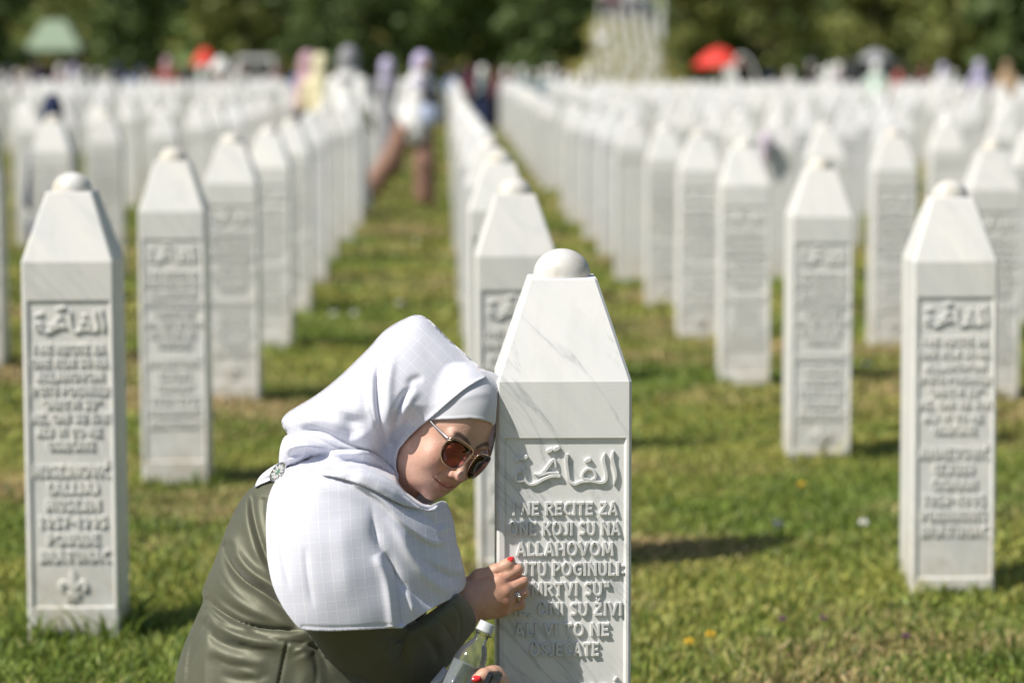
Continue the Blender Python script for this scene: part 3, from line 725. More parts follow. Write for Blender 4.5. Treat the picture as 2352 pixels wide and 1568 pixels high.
# other hand, holding the bottle and a phone low beside the stone
def bz(x, y, Z): return camloc(940.8+.1001*x, 1411.2+.1001*y, Z)
ZB = 4.470                                             # bottle axis distance
lo_ = np.array(bz(500, 3400, ZB+.14)); hi_ = np.array(bz(2350, 800, ZB-.09))
g2 = SDF(np.minimum(lo_, hi_), np.maximum(lo_, hi_), .0022)
g2.d = g2.ell(bz(1900, 1750, ZB+.030), (.030, .042, .024))
g2.add(g2.cap(bz(1950, 1900, ZB+.05), bz(1500, 3300, ZB+.10), .028, .036), .02)
g2.chain([bz(1960, 1560, ZB+.005), bz(1880, 1380, ZB-.020), bz(1700, 1400, ZB-.038), bz(1535, 1465, ZB-.044)], [.017, .0125, .0105, .0078], .008)
for k in range(4):
    a = bz(1990-20*k, 1320+190*k, ZB+.028); b = bz(1900-40*k, 1290+190*k, ZB+.050); c_ = bz(1500-60*k, 1350+190*k, ZB+.052)
    g2.chain([a, b, c_], [.010, .0095, .008], .004)
v2, q2 = g2.mesh(); BV.append(cam_w(v2)); BF.append(q2); BT.append(np.tile(np.array([.58, .35, .24]), (len(v2), 1)))

# torso, arms, hips and folded legs under the clothes (one body from neck to knees)
def cl(x, y, Z): return camloc(x, y, Z)
lo_ = np.array(cl(360, 2180, 4.95)); hi_ = np.array(cl(1120, 1000, 4.30))
b_ = SDF(np.minimum(lo_, hi_), np.maximum(lo_, hi_), .011)
neckb = (CAMAX@(head_w((-.10, -.17, 0))-CP))
b_.d = b_.cap(neckb, cl(770, 1260, 4.62), .048, .085)
b_.add(b_.ell(cl(700, 1330, 4.62), (.125, .14, .10)), .05)
b_.add(b_.ell(cl(600, 1560, 4.63), (.125, .15, .105)), .05)
b_.add(b_.ell(cl(590, 1820, 4.64), (.13, .13, .12)), .05)
b_.chain([cl(740, 1215, 4.56), cl(915, 1535, 4.60), cl(1062, 1408, ZK-.02)], [.055, .034, .030], .03)
b_.chain([cl(800, 1250, 4.74), cl(930, 1560, 4.70), cl(1060, 1680, ZB+.10)], [.052, .042, .034], .03)
for zz in (4.55, 4.74): b_.chain([cl(600, 1850, (zz+4.64)/2), cl(860, 1850, (zz+4.64)/2), cl(800, 2040, (zz+4.64)/2), cl(720, 2060, (zz+4.64)/2)], [.07, .05, .04, .03], .03)
v3, q3 = b_.mesh(); BV.append(cam_w(v3)); BF.append(q3); BT.append(np.tile(np.array([.5, .28, .19]), (len(v3), 1)))
n0 = 0; AV = []; AF = []
for v, f in zip(BV, BF): AV.append(v); AF.append(f+n0); n0 += len(v)
woman = empty('person', tuple(ground_at(700, 2110)*np.array([1, 0, 0])+np.array([0, 4.62, 0])))
tag(woman, 'kneeling woman in white headscarf, olive satin dress and sunglasses leaning her forehead on the stone', 'person')
def kid(name, v, f, mat, parent=None, smooth=True):
    o = mesh_np(name, v, f, mat, None, smooth); setparent(o, parent or woman)
    bpy.context.view_layer.update(); o.matrix_parent_inverse = (parent or woman).matrix_world.inverted(); return o
body = kid('body', np.concatenate(AV), np.concatenate(AF), M_SKIN)
tn = np.concatenate(BT); pattr(body, 'tone', np.concatenate([tn, np.ones((len(tn), 1))], 1), 'FLOAT_COLOR')

# ---- drapery: surfaces with their own depth, folds and thickness
X0, Y0, GS_ = 330, 660, 4                              # raster frame (photo px) for depth maps
NX, NY = 230, 400
def raster(vw):
    x, y, Z = pix(vw); i = ((x-X0)/GS_).astype(int); j = ((y-Y0)/GS_).astype(int); ok = (i >= 0) & (i < NX) & (j >= 0) & (j < NY)
    D = np.full((NX, NY), 99.0); np.minimum.at(D, (i[ok], j[ok]), Z[ok]); return D
def dil(D, n=1):
    for _ in range(n):
        E = D.copy()
        for dx in (-1, 0, 1):
            for dy in (-1, 0, 1):
                E = np.minimum(E, np.roll(np.roll(D, dx, 0), dy, 1))
        D = E
    return D
def blurD(D, n):
    for _ in range(n):
        D = (D+np.roll(D, 1, 0)+np.roll(D, -1, 0)+np.roll(D, 1, 1)+np.roll(D, -1, 1))/5
    return D
def samp(D, x, y):
    fx = np.clip((np.asarray(x)-X0)/GS_-.5, 0, NX-1.01); fy = np.clip((np.asarray(y)-Y0)/GS_-.5, 0, NY-1.01)
    i = fx.astype(int); j = fy.astype(int); a = fx-i; b = fy-j
    return D[i, j]*(1-a)*(1-b)+D[i+1, j]*a*(1-b)+D[i, j+1]*(1-a)*b+D[i+1, j+1]*a*b
def inside(poly, x, y):
    px, py = poly[:, 0], poly[:, 1]; r = np.zeros(np.shape(x), bool); j = len(poly)-1
    for i in range(len(poly)):
        c_ = ((py[i] > y) != (py[j] > y)) & (x < (px[j]-px[i])*(y-py[i])/(py[j]-py[i]+1e-12)+px[i]); r ^= c_; j = i
    return r
GXX, GYY = np.meshgrid(X0+GS_*(np.arange(NX)+.5), Y0+GS_*(np.arange(NY)+.5), indexing='ij')
def inflate(poly):
    m = inside(poly, GXX, GYY); u = np.zeros((NX, NY)); I, J = np.nonzero(m); 
    a0, a1, b0, b1 = max(I.min()-1, 0), min(I.max()+2, NX), max(J.min()-1, 0), min(J.max()+2, NY)
    mm = m[a0:a1, b0:b1]; w = np.zeros(mm.shape); ii, jj = np.indices(mm.shape); red = ((ii+jj) % 2 == 0); om = 1.94
    for it in range(420):
        for cc in (red, ~red):
            s4 = np.zeros_like(w); s4[1:, :] += w[:-1, :]; s4[:-1, :] += w[1:, :]; s4[:, 1:] += w[:, :-1]; s4[:, :-1] += w[:, 1:]
            w = np.where(mm & cc, w+om*((s4+1)/4-w), w)
    w = np.maximum(w, 0); u[a0:a1, b0:b1] = w; return u/u.max()
def polydist(pts, x, y):
    p = spline(pts, 8); best = np.full(np.shape(x), 1e9); sd = np.zeros(np.shape(x)); tt = np.zeros(np.shape(x)); m = len(p)-1
    for i in range(m):
        a = p[i]; d = p[i+1]-a; L2 = d@d+1e-9; t = np.clip(((x-a[0])*d[0]+(y-a[1])*d[1])/L2, 0, 1)
        ex, ey = x-a[0]-t*d[0], y-a[1]-t*d[1]; q = ex*ex+ey*ey; k = q < best
        best = np.where(k, q, best); sd = np.where(k, np.sign(d[0]*ey-d[1]*ex), sd); tt = np.where(k, (i+t)/m, tt)
    return np.sqrt(best), sd, tt
def folds_at(folds, x, y):
    hgt = np.zeros(np.shape(x))
    for fo in folds:
        kind, pts, amp, wid = fo[:4]; d, sg, t = polydist(pts, x, y)
        ta = fo[4] if len(fo) > 4 else (.38, .38)
        end = np.clip(t/ta[0], 0, 1)*np.clip((1-t)/ta[1], 0, 1); end = end*end*(3-2*end)
        if kind == 'crease': hgt = hgt+amp*np.exp(-d/wid)*end
        elif kind == 'ridge': hgt = hgt+amp*np.exp(-(d/wid)**2)*end
        else:                                          # lapped edge: high on the right-hand side (picture, y down) of the line
            sdv = d*sg; hgt = hgt+amp*end*(1/(1+np.exp(-np.clip(sdv/2.0, -30, 30))))*np.exp(-np.maximum(sdv, 0)/wid)
    return hgt
def drape(name, cut, full, base, T, folds, mat, parent, weave=None, behind=None, gap=.004, closed=False, Tb=None, step=4.0, thick=.0016, power=.5, cutn=6, extra=None, post=None, soft=.012):
    """cloth piece: cut = visible outline, full = outline of the whole volume it wraps, base(x,y) = mid distance"""
    full = spline(full, 4, True); c_ = spline(cut, cutn, True) if cutn > 1 else np.asarray(cut, float)
    u = inflate(full)
    seg = np.linalg.norm(np.roll(c_, -1, 0)-c_, axis=1); out = []
    for i in range(len(c_)):
        n = max(1, int(seg[i]/step)); 
        for k in range(n): out.append(c_[i]+(c_[(i+1) % len(c_)]-c_[i])*k/n)
    bd = np.array(out)
    x0, y0 = bd.min(0); x1, y1 = bd.max(0)
    xx, yy = np.meshgrid(np.arange(x0, x1, step), np.arange(y0, y1, step*.87), indexing='ij'); xx = xx+(np.arange(xx.shape[1]) % 2)[None, :]*step*.5
    ok = inside(bd, xx, yy); xx, yy = xx[ok], yy[ok]
    dmin = np.full(len(xx), 1e9)
    for k in range(0, len(bd), 1): dmin = np.minimum(dmin, (xx-bd[k, 0])**2+(yy-bd[k, 1])**2)
    k = dmin > (step*.55)**2; pts = np.concatenate([bd, np.stack([xx[k], yy[k]], -1)])
    nb = len(bd)
    r = delaunay_2d_cdt([Vector((float(a), float(b))) for a, b in pts], [(i, (i+1) % nb) for i in range(nb)], [], 1, 1e-5)
    vv = np.array([tuple(p) for p in r[0]]); ff = [tuple(q) for q in r[2]]
    x, y = vv[:, 0], vv[:, 1]; uu = np.clip(samp(u, x, y), 0, 1)**power
    hgt = folds_at(folds, x, y); 
    if extra is not None: hgt = hgt+extra(x, y)
    fade = np.clip(uu/.25, 0, 1)
    Z = base(x, y)-T*uu
    if behind is not None:
        lim = samp(behind, x, y)-gap; Z = smin(Z, lim, soft)
    Z = Z-hgt*(fade if closed else 1.0)
    if post is not None: Z = post(x, y, Z)
    # faces wind so that the front looks to the camera
    a = vv[ff[0][1]]-vv[ff[0][0]]; b = vv[ff[0][2]]-vv[ff[0][0]]
    if a[0]*b[1]-a[1]*b[0] > 0: ff = [q[::-1] for q in ff]
    VW = P(x, y, Z); tri = np.array([q for q in ff if len(q) == 3], int)
    if closed:
        # share the rim, add the far side
        rim = np.zeros(len(vv), bool)
        e = {}
        for q in tri:
            for i in range(3): kk = tuple(sorted((q[i], q[(i+1) % 3]))); e[kk] = e.get(kk, 0)+1
        for kk, n in e.items():
            if n == 1: rim[list(kk)] = True
        mp = np.arange(len(vv)); inner = np.nonzero(~rim)[0]; mp[inner] = len(vv)+np.arange(len(inner))
        Zb = base(x, y)+(Tb if Tb is not None else T)*uu
        VW = np.concatenate([VW, P(x[inner], y[inner], Zb[inner])]); tri = np.concatenate([tri, mp[tri][:, ::-1]])
    o = kid(name, VW, tri, mat, parent)
    if weave is not None:
        wx, wy = weave(x, y)
        if closed: wx = np.concatenate([wx, wx[inner]]); wy = np.concatenate([wy, wy[inner]])
        pattr(o, 'weave', np.stack([wx, wy, 0*wx], -1))
    if not closed and thick: 
        sm = o.modifiers.new('thickness', 'SOLIDIFY'); sm.thickness = thick; sm.offset = -1.0
    return o, VW[:len(vv)]
cst = lambda z: (lambda x, y: np.full(np.shape(x), z))
def plane(z, gx, gy, x0, y0): return lambda x, y: z+gx*(x-x0)+gy*(y-y0)
headD = dil(raster(head_w(hv)), 1)
INF = 99.0
def fillD(D, fallback, n=6):
    return blurD(np.where(D > 50, fallback, D), n)

# torso of the dress (closed volume)
torso_out = [(640, 1082), (581, 1117), (551, 1151), (527, 1197), (515, 1225), (494, 1283), (472, 1335), (464, 1358), (466, 1380), (450, 1418), (426, 1472), (409, 1522), (400, 1568), (385, 1680), (378, 1800), (385, 1950), (400, 2090), (520, 2125), (760, 2130), (960, 2110), (1010, 1990), (1040, 1850), (1020, 1730), (960, 1640), (960, 1540), (975, 1440), (985, 1340), (960, 1230), (900, 1120), (800, 1060), (720, 1050)]
tf = [('step', [(463, 1350), (494, 1388), (534, 1417), (584, 1434), (652, 1446), (720, 1452), (800, 1470)], .007, 30, (.05, .3)),
      ('ridge', [(466, 1366), (500, 1400), (545, 1428), (600, 1443), (690, 1452)], -.006, 5, (.05, .2)),
      ('ridge', [(512, 1232), (528, 1290), (560, 1330), (610, 1360), (660, 1405), (700, 1440)], -.009, 13, (.1, .2)),
      ('ridge', [(524, 1225), (545, 1275), (580, 1313), (640, 1352), (690, 1400)], .008, 14, (.1, .2)),
      ('ridge', [(575, 1120), (581, 1180), (598, 1240), (622, 1300), (660, 1370)], -.007, 9, (.1, .3)),
      ('ridge', [(565, 1130), (566, 1190), (580, 1250), (606, 1310)], .005, 10, (.1, .3)),
      ('ridge', [(546, 1150), (540, 1190), (530, 1230)], -.004, 7),
      ('ridge', [(500, 1290), (520, 1340), (560, 1385), (620, 1420), (690, 1442)], .006, 16),
      ('ridge', [(480, 1345), (520, 1385), (575, 1415), (640, 1432)], -.004, 8),
      ('ridge', [(660, 1474), (650, 1520), (638, 1580)], -.006, 3.0, (.05, .01)),
      ('ridge', [(470, 1400), (500, 1440), (560, 1462), (640, 1470), (720, 1500)], .010, 20, (.1, .2)),
      ('ridge', [(462, 1405), (480, 1450), (530, 1480), (600, 1490)], -.008, 12),
      ('ridge', [(460, 1410), (444, 1470), (436, 1530), (432, 1600)], -.007, 8, (.1, .01)),
      ('ridge', [(480, 1440), (470, 1500), (470, 1560), (480, 1640)], .006, 14, (.1, .1)),
      ('ridge', [(690, 1480), (720, 1530), (735, 1600)], .008, 18, (.1, .1)),
      ('ridge', [(520, 1500), (570, 1520), (620, 1515)], .004, 14), ('ridge', [(500, 1545), (560, 1560), (630, 1545)], -.004, 10),
      ('ridge', [(540, 1535), (580, 1548), (600, 1560)], .003, 8),
      ('crease', [(470, 1372), (510, 1405), (560, 1430), (630, 1444), (700, 1450)], -.006, 4, (.05, .2)), ('crease', [(517, 1232), (532, 1290), (566, 1335), (620, 1368), (680, 1412)], -.006, 6, (.1, .2)),
      ('crease', [(582, 1135), (588, 1200), (605, 1262), (630, 1320)], -.005, 5, (.1, .3)), ('crease', [(495, 1292), (515, 1335), (550, 1372), (600, 1402)], -.004, 6), ('crease', [(462, 1400), (478, 1440), (520, 1468)], -.005, 6),
      ('crease', [(545, 1475), (580, 1490), (640, 1492)], -.004, 7), ('crease', [(700, 1470), (735, 1500), (760, 1550)], -.006, 8), ('crease', [(446, 1430), (434, 1500), (426, 1570), (425, 1640)], -.004, 3, (.05, .01))]
tf += [('crease', [(515, 1236), (519, 1276), (548, 1320), (605, 1364), (668, 1408), (694, 1438)], -0.0075, 11.2, (.12, .1)), ('ridge', [(530, 1262), (570, 1312), (640, 1360), (700, 1410)], 0.0053, 12.5, (.15, .1)),
       ('crease', [(604, 1140), (604, 1180), (616, 1232), (640, 1300)], -0.0060, 10.0, (.1, .3)), ('crease', [(470, 1346), (480, 1368), (518, 1407), (570, 1433), (632, 1444), (702, 1447)], -0.0067, 5.0, (.04, .1)),
       ('crease', [(474, 1372), (508, 1403), (562, 1430), (640, 1450)], -0.0045, 4.4, (.05, .15)), ('crease', [(478, 1390), (492, 1416), (528, 1440), (590, 1452), (680, 1462)], -0.0060, 7.5, (.1, .2)),
       ('crease', [(477, 1412), (460, 1468), (438, 1530), (433, 1600)], -0.0045, 3.8, (.05, .01)), ('ridge', [(500, 1425), (560, 1470), (640, 1490)], 0.0053, 15.0, (.2, .3)), ('crease', [(560, 1440), (632, 1468), (704, 1480), (770, 1500)], -0.0075, 10.0, (.15, .1)),
       ('ridge', [(470, 1480), (520, 1505), (590, 1510)], 0.0045, 15.0), ('crease', [(480, 1500), (530, 1525), (600, 1530)], -0.0037, 10.0), ('ridge', [(690, 1500), (700, 1540), (690, 1600)], 0.0053, 17.5, (.2, .05)), ('crease', [(720, 1490), (728, 1540), (722, 1600)], -0.0053, 10.0, (.2, .05))]
tf = [(a, b, c*.9, *d) for a, b, c, *d in tf]
dress, dv = drape('dress', torso_out, torso_out, plane(4.63, .00005, 0, 700, 1300), .155, tf, M_SATIN, woman, closed=True, step=4.5,
                  extra=lambda x, y: .0018*lump(x, y, .03, 21)+.0008*lump(x, y, .09, 22))
torsoD = dil(raster(dv), 1)
# near sleeve: upper arm, then forearm with cuff
ua = [(700, 1180), (660, 1260), (655, 1340), (680, 1410), (701, 1446), (737, 1496), (784, 1570), (840, 1625), (905, 1632), (960, 1600), (1001, 1553), (1014, 1531), (1014, 1509), (1001, 1488), (984, 1460), (955, 1424), (915, 1360), (870, 1270), (815, 1200), (750, 1165)]
uf = [('ridge', [(860, 1480), (890, 1465), (925, 1470), (915, 1495), (870, 1510)], -.006, 9), ('ridge', [(925, 1455), (918, 1485), (895, 1505), (868, 1512)], .010, 8),
      ('ridge', [(780, 1450), (800, 1500), (830, 1550), (860, 1600)], -.004, 16), ('ridge', [(930, 1450), (950, 1490), (945, 1540), (910, 1590)], .006, 16),
      ('ridge', [(985, 1480), (985, 1520), (960, 1560)], -.004, 8), ('ridge', [(905, 1450), (930, 1447), (950, 1455)], .005, 7)]
uf = [(a, b, c*1.2, *d) for a, b, c, *d in uf]
sleeve, sv = drape('sleeve', ua, ua, (lambda x, y: plane(4.475, .00035, .00055, 830, 1400)(x, y)+.0016*np.maximum(1440-y, 0)), .082, uf, M_SATIN, dress, closed=True, step=4.0, extra=lambda x, y: .002*lump(x, y, .05, 31))
fa = [(925, 1441), (955, 1428), (983, 1408), (1013, 1387), (1040, 1368), (1052, 1362), (1064, 1370), (1078, 1386), (1090, 1408), (1094, 1430), (1090, 1446), (1083, 1454), (1068, 1474), (1054, 1493), (1034, 1523), (1000, 1559), (960, 1580), (920, 1560), (905, 1500)]
ff_ = [('ridge', [(984, 1405), (1005, 1420), (1030, 1450), (1046, 1480), (1050, 1494)], -.0022, 2.4, (.02, .02)), ('ridge', [(1036, 1384), (1050, 1400), (1058, 1430), (1056, 1462), (1052, 1480)], -.0026, 2.2, (.02, .02)),
       ('ridge', [(960, 1440), (985, 1470), (1004, 1500), (1010, 1540)], -.006, 10), ('ridge', [(1000, 1440), (1015, 1470), (1022, 1500)], .003, 12)]
fore, fv = drape('sleeve', fa, fa, plane(4.545, .00055, .00055, 1010, 1440), .055, ff_, M_SATIN, dress, closed=True, step=3.5, extra=lambda x, y: .0012*lump(x, y, .06, 32))
ls_ = MB(); ls_.tube(list(cam_w(spline([cl(830, 1290, 4.74), cl(880, 1430, 4.72), cl(930, 1560, 4.70), cl(1000, 1625, ZB+.165), cl(1048, 1668, ZB+.112)], 6))), list(np.linspace(.072, .047, 25)), 18, False)
kid('sleeve', np.array(ls_.v), ls_.f, M_SATIN, dress)
bodyD = np.minimum(np.minimum(torsoD, dil(raster(sv), 1)), dil(raster(fv), 1))

# ---- headscarf
def hood_weave(x, y):
    k = 1/(1+np.exp((x-882)/7.0))
    u1 = (.70*(x-960)-.71*(y-800))/24.0+.00010*(x-960)*(y-850)/6; v1 = (.72*(x-960)+.69*(y-800))/25.0
    u2 = (y-900+.0016*(x-760)**2*.5-.25*(x-760))/24.0; v2 = (x-760+.15*(y-900))/25.0
    return u1*(1-k)+u2*k, v1*(1-k)+v2*k
hood_full = [(956, 725), (976, 730), (1000, 750), (1030, 781), (1061, 808), (1094, 838), (1122, 857), (1141, 862), (1147, 874), (1144, 930), (1138, 990), (1124, 1050), (1100, 1085), (1060, 1105), (1020, 1130), (990, 1155), (955, 1160), (915, 1125), (880, 1085), (800, 1065), (720, 1045), (672, 1010), (659, 990), (650, 976), (650, 963), (662, 949), (682, 936), (716, 916), (750, 892), (790, 858), (824, 825), (851, 798), (878, 767), (905, 747), (939, 730)]
hood_cut = [(956, 725), (976, 730), (1000, 750), (1030, 781), (1061, 808), (1094, 838), (1122, 857), (1138, 858.5), (1146, 869), (1142, 877), (1130, 868), (1113, 867), (1078, 885), (1052, 904), (1027, 925), (1004, 946), (985, 963), (968, 976), (952, 989), (936, 1005), (925, 1018), (915, 1031), (910, 1047), (908, 1062), (909, 1078), (914, 1093), (912, 1106), (895, 1105), (860, 1085), (800, 1065), (720, 1045), (672, 1010), (659, 990), (650, 976), (650, 963), (662, 949), (682, 936), (716, 916), (750, 892), (790, 858), (824, 825), (851, 798), (878, 767), (905, 747), (939, 730)]
hfolds = [('step', [(908, 1080), (888, 1010), (873, 950), (868, 875), (874, 812), (892, 776), (915, 752)], .008, 36, (.05, .25)),
          ('ridge', [(898, 770), (878, 812), (869, 865), (871, 946), (884, 1000), (902, 1070)], -.006, 7, (.2, .08)),
          ('ridge', [(952, 882), (926, 914), (912, 963), (906, 1014), (905, 1060)], -.008, 8, (.25, .05)),
          ('ridge', [(975, 868), (950, 872), (935, 890)], -.004, 9),
          ('ridge', [(965, 890), (940, 920), (925, 965), (915, 1010)], .004, 11, (.25, .1)),
          ('ridge', [(905, 800), (895, 870), (893, 940), (898, 1010), (905, 1060)], .004, 10, (.2, .1)),
          ('ridge', [(815, 950), (808, 980), (818, 1010)], -.009, 22),
          ('ridge', [(760, 915), (800, 935), (850, 950)], .006, 18), ('ridge', [(680, 965), (740, 960), (800, 985), (860, 1015)], .006, 14),
          ('ridge', [(672, 985), (720, 985), (780, 1010), (840, 1038)], -.006, 9),
          ('ridge', [(840, 830), (852, 880), (856, 940), (868, 1000)], .005, 12, (.25, .1)),
          ('ridge', [(820, 850), (836, 900), (842, 950)], -.003, 9),
          ('ridge', [(990, 760), (1040, 815), (1100, 860)], .003, 14), ('ridge', [(960, 780), (1000, 840), (1050, 890)], -.002, 16),
          ('ridge', [(1135, 862), (1113, 867), (1078, 885), (1027, 925), (985, 963), (952, 989), (925, 1018), (911, 1042), (909, 1078)], .003, 4, (.02, .02)),
          ('ridge', [(700, 940), (740, 928), (790, 915)], -.003, 10),
          ('crease', [(930, 905), (914, 945), (907, 990), (905, 1040)], -.007, 6, (.2, .05)), ('crease', [(872, 830), (866, 880), (870, 945), (884, 1005), (900, 1065)], -.006, 5, (.2, .05)),
          ('crease', [(845, 900), (858, 960), (880, 1020)], -.004, 5, (.3, .1)), ('crease', [(690, 988), (740, 990), (790, 1012), (850, 1046)], -.005, 5, (.15, .1)), ('crease', [(665, 960), (720, 955), (780, 968)], -.003, 6)]
HB = plane(ZH+.055, .00010, 0, 900, 900)
def spread(D):
    D = D.copy(); ok = D < 50; D[~ok] = 0
    for _ in range(60):
        w = ok.astype(float); s1 = sum(np.roll(D*w, sh, a) for sh in (1, -1) for a in (0, 1)); s2 = sum(np.roll(w, sh, a) for sh in (1, -1) for a in (0, 1))
        new = (~ok) & (s2 > 0); D[new] = s1[new]/s2[new]; ok = ok | new
    return D
headSpread = blurD(spread(headD), 2)
headLim = np.where(headD > 50, 5.2, headD); headLim = blurD(headLim, 3)
FACE_EDGE = [(1027, 925), (985, 963), (952, 989), (925, 1018), (912, 1040), (908, 1062), (909, 1078), (914, 1092)]
def hug(x, y, Z):
    d, sg, t = polydist(FACE_EDGE, x, y); w = np.exp(-(d/42)**2)*np.clip((y-930)/50, 0, 1); return Z*(1-w)+(samp(headSpread, x, y)-.0065)*w
scarf = None
hood, hoodv = drape('headscarf', hood_cut, hood_full, HB, .090, hfolds, M_SCARF, woman, hood_weave, headLim, .007, post=hug, step=3.6, power=.5,
                    extra=lambda x, y: .0014*lump(x, y, .06, 41)*np.clip((930-x)/60, .25, 1))
# far side of the hood: closes the volume away from the camera
hoodb_cut = [p for p in hood_full]
def far_side(name, outline, base, T, mat, parent, weave):
    fl = lambda x, y: base(x, y)
    return drape(name, outline, outline, fl, -T, [], mat, parent, weave, step=7.0, thick=.0016)
far, _ = far_side('far_side', hoodb_cut, HB, .11, M_SCARF, hood, hood_weave)
# inner cap over the forehead
cap_cut = [(1150, 868), (1143, 900), (1141.5, 932), (1137, 974), (1124, 969), (1111, 965), (1093, 962), (1074, 961), (1050, 962.5), (1027, 963), (1005, 963.5), (980, 964), (985, 940), (1010, 905), (1060, 870), (1110, 850)]
capZ = blurD(np.where(headD > 50, ZH+.02, headD), 6)
cap_, _ = drape('under_cap', cap_cut, hood_full, lambda x, y: samp(capZ, x, y)-.0035, 0.0, [('ridge', [(985, 960.5), (1027, 960), (1074, 958), (1111, 962), (1134, 971)], .0012, 2.5, (.01, .01)), ('ridge', [(1040, 925), (1090, 905), (1135, 905)], .0015, 9)], M_CAP, woman, hood_weave, step=3.0)
# throat wrap: lapped bands between hood and cape
def cape_weave(x, y):
    return (x-870-.07*(y-1250)-.0002*(y-1250)**2)/24.5, (y-1250+.12*(x-800)+.00035*(x-800)**2)/23.2
up_full = [(588, 1100), (545, 1160), (505, 1260), (470, 1360), (430, 1480), (410, 1640), (600, 1760), (900, 1760), (1060, 1640), (1110, 1480), (1085, 1370), (1075, 1300), (1058, 1240), (1044, 1190), (1020, 1140), (985, 1095), (930, 1030), (860, 990), (760, 985), (670, 1010), (630, 1060)]
cape_cut = [(640, 1098), (630, 1109), (621, 1128), (615, 1150), (611.5, 1180), (610.5, 1205), (611.5, 1230), (613, 1272), (617, 1302), (623, 1332), (630, 1354), (640, 1376), (653, 1399), (668, 1420), (682, 1437), (692, 1444), (712, 1447), (753, 1448.5), (790, 1447.5), (821, 1446), (850, 1445), (872, 1443), (900, 1442), (924, 1441.5), (930, 1436), (950, 1424), (983, 1402), (1012, 1386), (1040, 1372), (1056, 1360), (1066, 1350), (1071, 1336), (1067, 1312), (1061, 1286), (1056, 1264), (1049, 1244), (1046, 1222), (1043, 1200), (1039, 1183), (1033, 1168), (1024, 1152), (1012, 1150), (998, 1156), (982, 1162), (962, 1156), (938, 1138), (912, 1112), (880, 1090), (830, 1075), (760, 1078), (700, 1084), (660, 1088)]
cfolds = [('step', [(1024, 1243), (1012, 1251), (986, 1247), (956, 1229), (919, 1198), (878, 1154), (834, 1124), (800, 1108)], .013, 34, (.06, .10)),
          ('crease', [(851, 1141), (858, 1200), (868, 1245), (890, 1278), (912, 1324), (938, 1352), (969, 1376), (990, 1398)], -.012, 12, (.25, .3)),
          ('ridge', [(885, 1180), (919, 1225), (950, 1279), (983, 1322), (1023, 1352), (1046, 1368)], .012, 15, (.3, .25)),
          ('crease', [(930, 1222), (962, 1272), (992, 1302), (1030, 1322), (1062, 1330)], -.010, 10, (.35, .2)),
          ('ridge', [(975, 1262), (1005, 1290), (1040, 1306), (1066, 1310)], .007, 11, (.45, .1)),
          ('crease', [(876, 1270), (905, 1308), (916, 1370), (921, 1436)], -.010, 8, (.2, .02)),
          ('ridge', [(862, 1270), (886, 1320), (898, 1385), (904, 1440)], .008, 12, (.2, .02)),
          ('ridge', [(925, 1340), (945, 1380), (955, 1420)], .007, 9), ('crease', [(955, 1345), (975, 1375), (998, 1394)], -.006, 6),
          ('crease', [(905, 1128), (945, 1160), (985, 1192), (1030, 1212)], -.008, 8), ('ridge', [(930, 1118), (965, 1150), (1005, 1180), (1036, 1198)], .007, 11),
          ('crease', [(862, 1112), (900, 1140), (940, 1172), (975, 1200)], -.006, 6), ('ridge', [(1000, 1225), (1020, 1215), (1036, 1200)], .006, 9),
          ('ridge', [(690, 1437), (753, 1440), (821, 1438), (872, 1435), (920, 1434)], -.0016, 3, (.02, .02)),
          ('crease', [(645, 1140), (690, 1128), (740, 1126)], -.003, 6), ('crease', [(700, 1250), (706, 1320), (720, 1400)], -.0025, 7, (.3, .3)), ('crease', [(640, 1200), (648, 1280), (668, 1360)], -.0025, 7, (.3, .3)),
          ('ridge', [(650, 1130), (720, 1115), (790, 1125), (840, 1160)], .004, 18), ('ridge', [(780, 1180), (790, 1280), (800, 1400)], .003, 26, (.4, .4))]
bodyLim = blurD(np.where(bodyD > 50, 5.0, bodyD), 12)
cape, capev = drape('shoulder_drape', cape_cut, up_full, plane(4.59, .00018, 0, 850, 1250), .20, cfolds, M_SCARF, hood, cape_weave, bodyLim, .004, soft=.03, step=3.6,
                    extra=lambda x, y: .0012*lump(x, y, .045, 51))
capeD = blurD(np.where((q_ := dil(raster(capev), 1)) > 50, 5.0, q_), 3)
hoodD = dil(raster(hoodv), 1)
def wrap_weave(x, y): return (.9*(x-760)+.3*(y-1060))/25.0, (-.35*(x-760)+.94*(y-1060))/23.0
lim2 = np.minimum(np.where(hoodD > 50, 5.0, hoodD), np.where(capeD > 50, 5.0, capeD)); lim2 = np.minimum(lim2, np.where(bodyD > 50, 5.0, bodyD)); lim2 = blurD(lim2, 3)
w1 = [(648, 1092), (654, 1076), (672, 1062), (700, 1046), (735, 1038), (770, 1033), (800, 1031), (830, 1033), (858, 1040), (882, 1056), (905, 1078), (926, 1091), (947, 1111), (962, 1132), (975, 1151), (990, 1160), (1005, 1158), (998, 1172), (965, 1168), (930, 1160), (890, 1142), (850, 1122), (811, 1107), (770, 1096), (720, 1086), (680, 1088)]
wf1 = [('ridge', [(660, 1080), (720, 1068), (780, 1062), (822, 1050), (850, 1052), (890, 1085), (930, 1120), (960, 1148)], -.004, 4, (.1, .1)),
       ('ridge', [(690, 1062), (760, 1047), (820, 1042), (860, 1058), (900, 1092), (945, 1135)], .004, 8), ('ridge', [(740, 1085), (800, 1080), (850, 1098), (900, 1130), (950, 1155)], .004, 9)]
band, bandv = drape('neck_wrap', w1, w1, lambda x, y: samp(lim2, x, y)-.001, .012, wf1, M_SCARF, hood, wrap_weave, step=3.2, power=.5)
